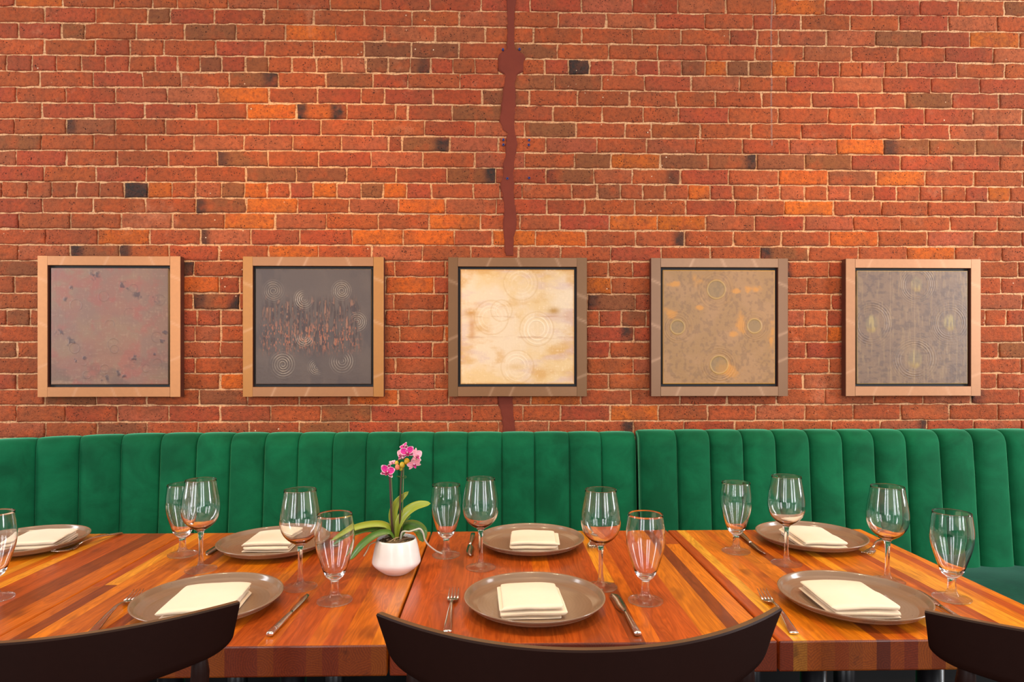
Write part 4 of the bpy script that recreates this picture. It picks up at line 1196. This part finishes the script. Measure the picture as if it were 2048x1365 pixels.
# bark strips and roots lying on the moss
for k in range(9):
    a = rr.uniform(0, 2*PI); r0 = rr.uniform(.002, .03)
    p = Vector((r0*math.cos(a), r0*math.sin(a), .080)); d = Vector((rr.uniform(-1, 1), rr.uniform(-1, 1), .05)).normalized()*.022
    q = spline([p-d, p+Vector((0, 0, rr.uniform(0, .004))), p+d], 7)
    mb = MB(); mb.tube([(v.x*.9, v.y*.9, v.z) for v in q], rr.uniform(.0012, .0022), 6)
    o = mb.build('bark_strip', M_stem, orch)
    vcol(o, 'tone', [lin(168, 140, 104) if k % 2 else lin(96, 70, 48)]*len(o.data.vertices))
def tube_part(name, pts, rad, cols, n=20, seg=8):
    q = spline(pts, n)
    if hasattr(rad, '__len__'): rd = [rad[0]+(rad[1]-rad[0])*i/(n-1) for i in range(n)]
    else: rd = [rad]*n
    mb = MB(); mb.tube([tuple(v) for v in q], rd, seg)
    o = mb.build(name, M_stem, orch)
    c = []
    for v in o.data.vertices:
        i = v.index//seg
        t = min(1, i/(n-1)); c.append(np.array(cols[0])*(1-t)+np.array(cols[1])*t)
    vcol(o, 'tone', c); return o
tube_part('flower_stem', [(-.008, .002, .074), (-.011, .000, .12), (-.0135, .0, .17), (-.0150, -.002, .215), (-.0165, -.004, .232), (-.0175, -.007, .240)], (.0024, .0018), (lin(58, 22, 22), lin(84, 50, 40)), 26)
tube_part('flower_stem', [(.008, .004, .074), (.0078, .003, .12), (.0088, .002, .18), (.0120, 0, .235), (.017, -.001, .252), (.026, -.003, .262), (.038, -.002, .266)], (.0026, .0014), (lin(54, 20, 22), lin(96, 80, 40)), 26)
tube_part('support_stake', [(-.0055, .004, .076), (-.0125, .002, .226)], .0010, (lin(110, 100, 60), lin(120, 116, 70)), 4, 6)
tube_part('support_stake', [(.0115, .006, .076), (.0165, .002, .247)], .0010, (lin(110, 100, 60), lin(120, 116, 70)), 4, 6)
tube_part('flower_stem', [(.012, -.001, .240), (.000, -.004, .254), (.004, -.008, .266), (.016, -.008, .270), (.026, -.010, .268)], (.0011, .0010), (lin(96, 80, 40), lin(120, 60, 60)))
for (cx, cz) in ((.0070, .227), (.0165, .2255)):
    o = tube_part('stem_clip', [(cx+.006*math.cos(a), .002+.004*math.sin(a), cz+.002*math.sin(a*2)) for a in [2*PI*k/7 for k in range(8)]], .0009, (lin(60, 110, 40), lin(50, 90, 36)), 16, 6)
tube_part('aerial_root', [(.010, -.008, .078), (.016, -.014, .100), (.032, -.014, .101), (.045, -.010, .104), (.056, -.006, .105), (.063, -.002, .094), (.066, .006, .076), (.074, .022, .058), (.088, .052, .036), (.100, .078, .022)], (.0022, .0019), (lin(186, 184, 160), lin(214, 214, 200)), 48)
tube_part('aerial_root', [(-.040, -.020, .080), (-.056, -.028, .076), (-.061, -.030, .066), (-.064, -.032, .060), (-.070, -.034, .050)], (.0014, .0016), (lin(150, 130, 84), lin(206, 190, 160)), 20)

def leaf(pts, wmax, cup, c_top, c_edge, up=(0, 0, 1), tipr=0.6, twist=0.0):
    n, mres = 26, 9
    q = spline(pts, n)
    V = []; col = []
    for side in (1, -1):
        for i in range(n):
            t = i/(n-1)
            tan = (q[min(i+1, n-1)]-q[max(i-1, 0)]).normalized()
            upv = Vector(up)
            s = tan.cross(upv).normalized()
            if twist: s = Matrix.Rotation(twist*t, 3, tan) @ s
            nn = s.cross(tan).normalized()
            w = wmax*(0.35+0.65*sm(np.array(t), 0, .4))*math.sqrt(max(0, 1-max(0, (t-tipr)/(1-tipr))**2.0))
            for j in range(mres):
                a = -1+2*j/(mres-1)
                V.append(q[i]+s*(w/2*a)+nn*(cup*w*a*a-.25*cup*w)+nn*(0.0006*side))
                tt = abs(a); cc = np.array(c_top)*(1-.35*tt**2)+np.array(c_edge)*.35*tt**2
                cc = cc*(0.85 if abs(a) < .05 else 1); cc[3] = 1
                col.append(cc if side > 0 else cc*np.array([.72, .8, .62, 1]))
    Fq = []
    N = n*mres
    for i in range(n-1):
        for j in range(mres-1):
            a = i*mres+j
            Fq.append((a, a+1, a+mres+1, a+mres)); Fq.append((N+a, N+a+mres, N+a+mres+1, N+a+1))
    for i in range(n-1):
        for j in (0, mres-1):
            a = i*mres+j; Fq.append((a, a+mres, N+a+mres, N+a))
    o = fix_normals(mesh_obj('leaf', [tuple(v) for v in V], Fq, M_leaf, orch, True))
    vcol(o, 'tone', col); return o
gl, gd, gy = lin(138, 152, 44), lin(70, 112, 40), lin(176, 180, 62)
leaf([(-.004, .004, .078), (-.020, .004, .112), (-.056, -.004, .120), (-.104, -.012, .110), (-.149, -.022, .082)], .031, -.15, gl, gy, (0, -.25, 1), .55)
leaf([(-.006, .006, .078), (-.030, .010, .102), (-.070, .008, .104), (-.120, .002, .088), (-.150, -.004, .066)], .026, -.15, gd, gl, (0, -.25, 1), .55)
leaf([(-.002, .000, .078), (-.016, -.010, .102), (-.045, -.022, .100), (-.076, -.034, .078), (-.101, -.044, .044)], .028, -.15, gd, gl, (-.1, -.35, 1), .6)
leaf([(-.002, .006, .078), (-.006, .008, .110), (-.009, .010, .138), (.002, .008, .166), (.028, .004, .191)], .021, .15, gl, gy, (0, -1, .2), .4)
leaf([(.000, .004, .078), (.004, .002, .110), (.022, -.002, .140), (.048, -.004, .158), (.081, -.008, .165)], .028, .15, gl, gy, (-.35, -.8, .75), .45)
leaf([(.004, .008, .080), (.018, .014, .106), (.038, .016, .110), (.056, .012, .098), (.061, .008, .070)], .034, -.12, gd, gl, (.1, -.55, .9), .6)
leaf([(.002, .008, .080), (.006, .014, .104), (.016, .016, .122), (.030, .018, .130)], .016, .12, gd, gl, (-.5, -.8, .4), .5)

MG, MGD, PK, PKL, WH = lin(206, 20, 130), lin(150, 8, 70), lin(232, 150, 168), lin(244, 206, 204), lin(250, 214, 224)
def petal(mb, cols, origin, direction, face, length, width, c_in, c_out, curl=0.25, edge_t=.82):
    d = Vector(direction).normalized(); f = Vector(face).normalized(); s = d.cross(f).normalized(); f = s.cross(d).normalized()
    n, k = 10, 9
    base = len(mb.v); V = []
    for side in (0, 1):
        for i in range(n):
            t = i/(n-1)
            w = width*(math.sin(PI*min(1, (t*.90+.10))**.9))**.62 if t < 1 else width*.18
            for j in range(k):
                a = -1+2*j/(k-1)
                ridge = .05*length*math.sin(j*1.9)*t
                p = Vector(origin)+d*(length*t)+s*(w/2*a)+f*(curl*length*(t*t*.5-.30*t)+curl*.6*w*a*a*.5)+f*(.0004*(1-2*side))+f*ridge*.25
                V.append(tuple(p))
                e = max(t**3, abs(a)**3.0)
                q = sm(np.array(e), edge_t-.35, edge_t+.12)
                vein = 0.85+0.3*abs(math.sin(j*2.2+t*2))
                c = np.array(c_in)*(1-q)*vein+np.array(c_out)*q; c[3] = 1
                cols.append(np.clip(c, 0, 1) if side == 0 else np.array(PKL)*.8+np.array(c_in)*.12)
    F = []; N = n*k
    for i in range(n-1):
        for j in range(k-1):
            a = i*k+j
            F.append((a, a+1, a+k+1, a+k)); F.append((N+a, N+a+k, N+a+k+1, N+a+1))
    mb.add(V, F)
def flower(center, face, size, pale=False, roll=0.0, label=None):
    mb = MB(); cols = []
    f = Vector(face).normalized()
    up = Vector((0, 0, 1)); x = up.cross(f).normalized() if abs(f.z) < .95 else Vector((1, 0, 0)); z = f.cross(x).normalized()
    def dirv(a): a += roll; return x*math.cos(a)+z*math.sin(a)
    ci, co = (PK, PKL) if pale else (MG, WH)
    o = Vector(center)
    for a, l, w in ((PI/2, .92, .52), (PI*1.18, .88, .50), (-PI*.18, .88, .50)):     # sepals
        petal(mb, cols, o-f*.0012, dirv(a)+f*.10, f, size*l, size*w, ci if pale else MGD, co, .22)
    for a in (PI*.10+.25, PI*.90-.25):                                            # broad petals
        petal(mb, cols, o, dirv(a)+f*.15, f, size*.98, size*.86, ci, co, .30)
    li = MGD if not pale else MG
    petal(mb, cols, o+f*.001, dirv(-PI/2)*1.0+f*.5, f, size*.55, size*.36, li, MG, .8, 1.0)
    for a in (-PI/2-.9, -PI/2+.9): petal(mb, cols, o+f*.002, dirv(a)+f*1.2, f, size*.30, size*.24, MGD, MG, .5, 1.0)
    n0 = len(mb.v)
    mb.tube([tuple(o), tuple(o+f*size*.12), tuple(o+f*size*.22)], [size*.09, size*.10, size*.03], 8)
    cols += [np.array(WH)]*(len(mb.v)-n0)
    ob = mb.build('flower', M_petal, orch)
    vcol(ob, 'tone', cols)
    if label: ob['label'] = label
    return ob
flower((-.0185, -.012, .2410), (-.15, -1, .10), .0205, False, -.25, 'magenta bloom with a white edge')
flower((.0280, -.022, .2870), (.25, -1, .05), .0195, False, .2, 'magenta bloom with a white edge')
flower((.0140, -.010, .2790), (-.75, -.45, .15), .0200, True, .3, 'pale pink bloom')
flower((.0200, -.014, .2990), (-.45, -.5, .65), .0120, False, .9, 'magenta bloom with a white edge')
flower((.0465, -.006, .2760), (.8, -.45, .25), .0210, True, -.2, 'pale pink bloom')
flower((.0425, -.013, .2590), (.35, -.75, -.45), .0195, True, .4, 'pale pink bloom')
flower((-.0085, -.006, .2600), (-.2, -.6, .8), .0090, True, .4, 'small pink bloom')
def bud(c, r, col, col2):
    bm = bmesh.new(); bmesh.ops.create_uvsphere(bm, u_segments=16, v_segments=10, radius=1)
    for v in bm.verts:
        g = 1+.06*math.cos(3*math.atan2(v.co.y, v.co.x))
        v.co = Vector((v.co.x*r*g, v.co.y*r*g, v.co.z*r*1.15*(1.1 if v.co.z > 0 else 1)))+Vector(c)
    me = bpy.data.meshes.new('bud'); bm.to_mesh(me); bm.free(); me.materials.append(M_petal)
    me.polygons.foreach_set('use_smooth', [True]*len(me.polygons))
    o = bpy.data.objects.new('bud', me); C.objects.link(o); o.parent = orch
    vcol(o, 'tone', [np.array(col)*(.5+.5*((v.co.z-c[2])/r*.5+.5))+np.array(col2)*(.5-.5*((v.co.z-c[2])/r*.5+.5)) for v in me.vertices])
bud((.0150, -.012, .2560), .0062, lin(206, 176, 40), lin(150, 132, 30))
bud((.0255, -.010, .2640), .0064, lin(216, 168, 30), lin(180, 124, 30))
bud((.0040, -.014, .2510), .0056, lin(222, 130, 90), lin(206, 104, 84))
bud((.0020, -.010, .2600), .0046, lin(204, 178, 50), lin(180, 140, 60))
bud((.0110, -.006, .2460), .0042, lin(176, 168, 40), lin(126, 124, 30))

# ------------------------------------------------------------------ chairs
def make_chair(label, loc, rz):
    root = thing('dining_chair', label, 'chair', loc, rz, 'dark wooden chairs along the front of the tables')
    # local: x across, y towards the table; origin under the middle of the back
    zt, zb_ = 0.896, 0.829
    HW = 0.282
    def yb(u): return 0.124*(abs(u)/HW)**2.1
    n = 141
    th = 0.0125
    V = []; MI = []; Fq = []
    ringN = 0
    rows = 9
    rings = []
    for i in range(n):
        t = math.sin(PI/2*(-1+2*i/(n-1)))
        u = HW*t
        sec = []
        e = min(1, max(0, (abs(t)-.88)/.12))
        zlow = zb_-0.022*(1-abs(t)**2)+0.018*(1-math.sqrt(1-e*e*.98))
        for j in range(rows):
            v = j/(rows-1)
            z = zt+(zlow-zt)*v
            uu = u*(1-0.048*v*(0.2+.8*abs(t)**3))
            back = -0.012*v   # slight recline
            sec.append((uu, yb(u)-back-0.0, z))
        # outline of the section: outer skin then inner skin
        k = 0.0022
        dydu = (yb(u+.001 if u >= 0 else u-.001)-yb(u))/.001*(1 if u >= 0 else -1)
        nl = math.hypot(1, dydu); nx_, ny_ = dydu/nl, -1/nl      # outward (towards the camera)
        out = [(p[0]+nx_*th/2, p[1]+ny_*th/2, p[2]) for p in sec]
        inn = [(p[0]-nx_*th/2, p[1]-ny_*th/2, p[2]) for p in sec]
        topc = [(out[0][0]-nx_*k, out[0][1]-ny_*k, zt+k), (inn[0][0]+nx_*k, inn[0][1]+ny_*k, zt+k)]
        lowc = [(inn[-1][0]+nx_*k, inn[-1][1]+ny_*k, sec[-1][2]-k), (out[-1][0]-nx_*k, out[-1][1]-ny_*k, sec[-1][2]-k)]
        ring = [topc[1]]+inn+lowc+out[::-1]+[topc[0]]
        rings.append(ring)
    m = MB(); m.loft(rings)
    mi = []
    mn = len(rings[0])
    o = mesh_obj('backrest', m.v, m.f, [M_black, M_black_edge], root, True)
    idx = []
    for f in m.f:
        if len(f) == 4 and all((q % mn) in (0, mn-1) for q in f): idx.append(1)
        else: idx.append(0)
    o.data.polygons.foreach_set('material_index', idx)
    fix_normals(o)
    o.data.set_sharp_from_angle(angle=math.radians(40))
    # back posts running down into the rear legs
    for sx in (-1, 1):
        u = 0.232*sx
        m = MB()
        m.tube([(u*1.0, yb(u)+.024, .872), (u, yb(u)+.032, .80), (u*.93, .12, .60), (u*.90, .105, .45), (u*.98, .06, .25), (u*1.05, .02, .0)], [.006, .0125, .0135, .0145, .013, .010], 12)
        m.build('leg', M_black, root)
        m = MB()
        m.tube([(sx*.20, .44, .44), (sx*.215, .455, .2), (sx*.225, .465, 0)], [.016, .014, .010], 12)
        m.build('leg', M_black, root)
        u2 = .12*sx
        m = MB(); m.tube([(u2, yb(u2)+.020, .865), (u2*.98, .05, .70), (u2*.95, .10, .452)], [.007, .008, .008], 10)
        m.build('spindle', M_black, root)
    m = MB()
    rings = []
    for z, sc in ((.437, .94), (.441, .985), (.450, 1.0), (.460, 1.0), (.466, .985), (.468, .94)):
        ring = []
        for k in range(40):
            a = 2*PI*k/40; c, s = math.cos(a), math.sin(a)
            ring.append((.225*sc*math.copysign(abs(c)**.6, c), .275+.215*sc*math.copysign(abs(s)**.6, s), z))
        rings.append(ring)
    m.loft(rings); m.build('seat', M_black, root)
    m = MB(); m.box(-.19, .19, .08, .455, .405, .436, .003); m.build('seat_rail', M_black, root)
    return root
c0 = make_chair('dark wooden chair at the centre, its whole curved back rail in view', (0.1195, 0.791, 0), R(0.6))
for loc, rz, lb in [((-0.655, 0.824, 0), R(2.5), 'dark wooden chair at the left, cut off by the left and bottom edges'),
                    ((0.886, 0.778, 0), R(-0.5), 'dark wooden chair at the right, cut off by the right and bottom edges')]:
    c = copy_tree(c0); c.location = loc; c.rotation_euler = (0, 0, rz); c['label'] = lb
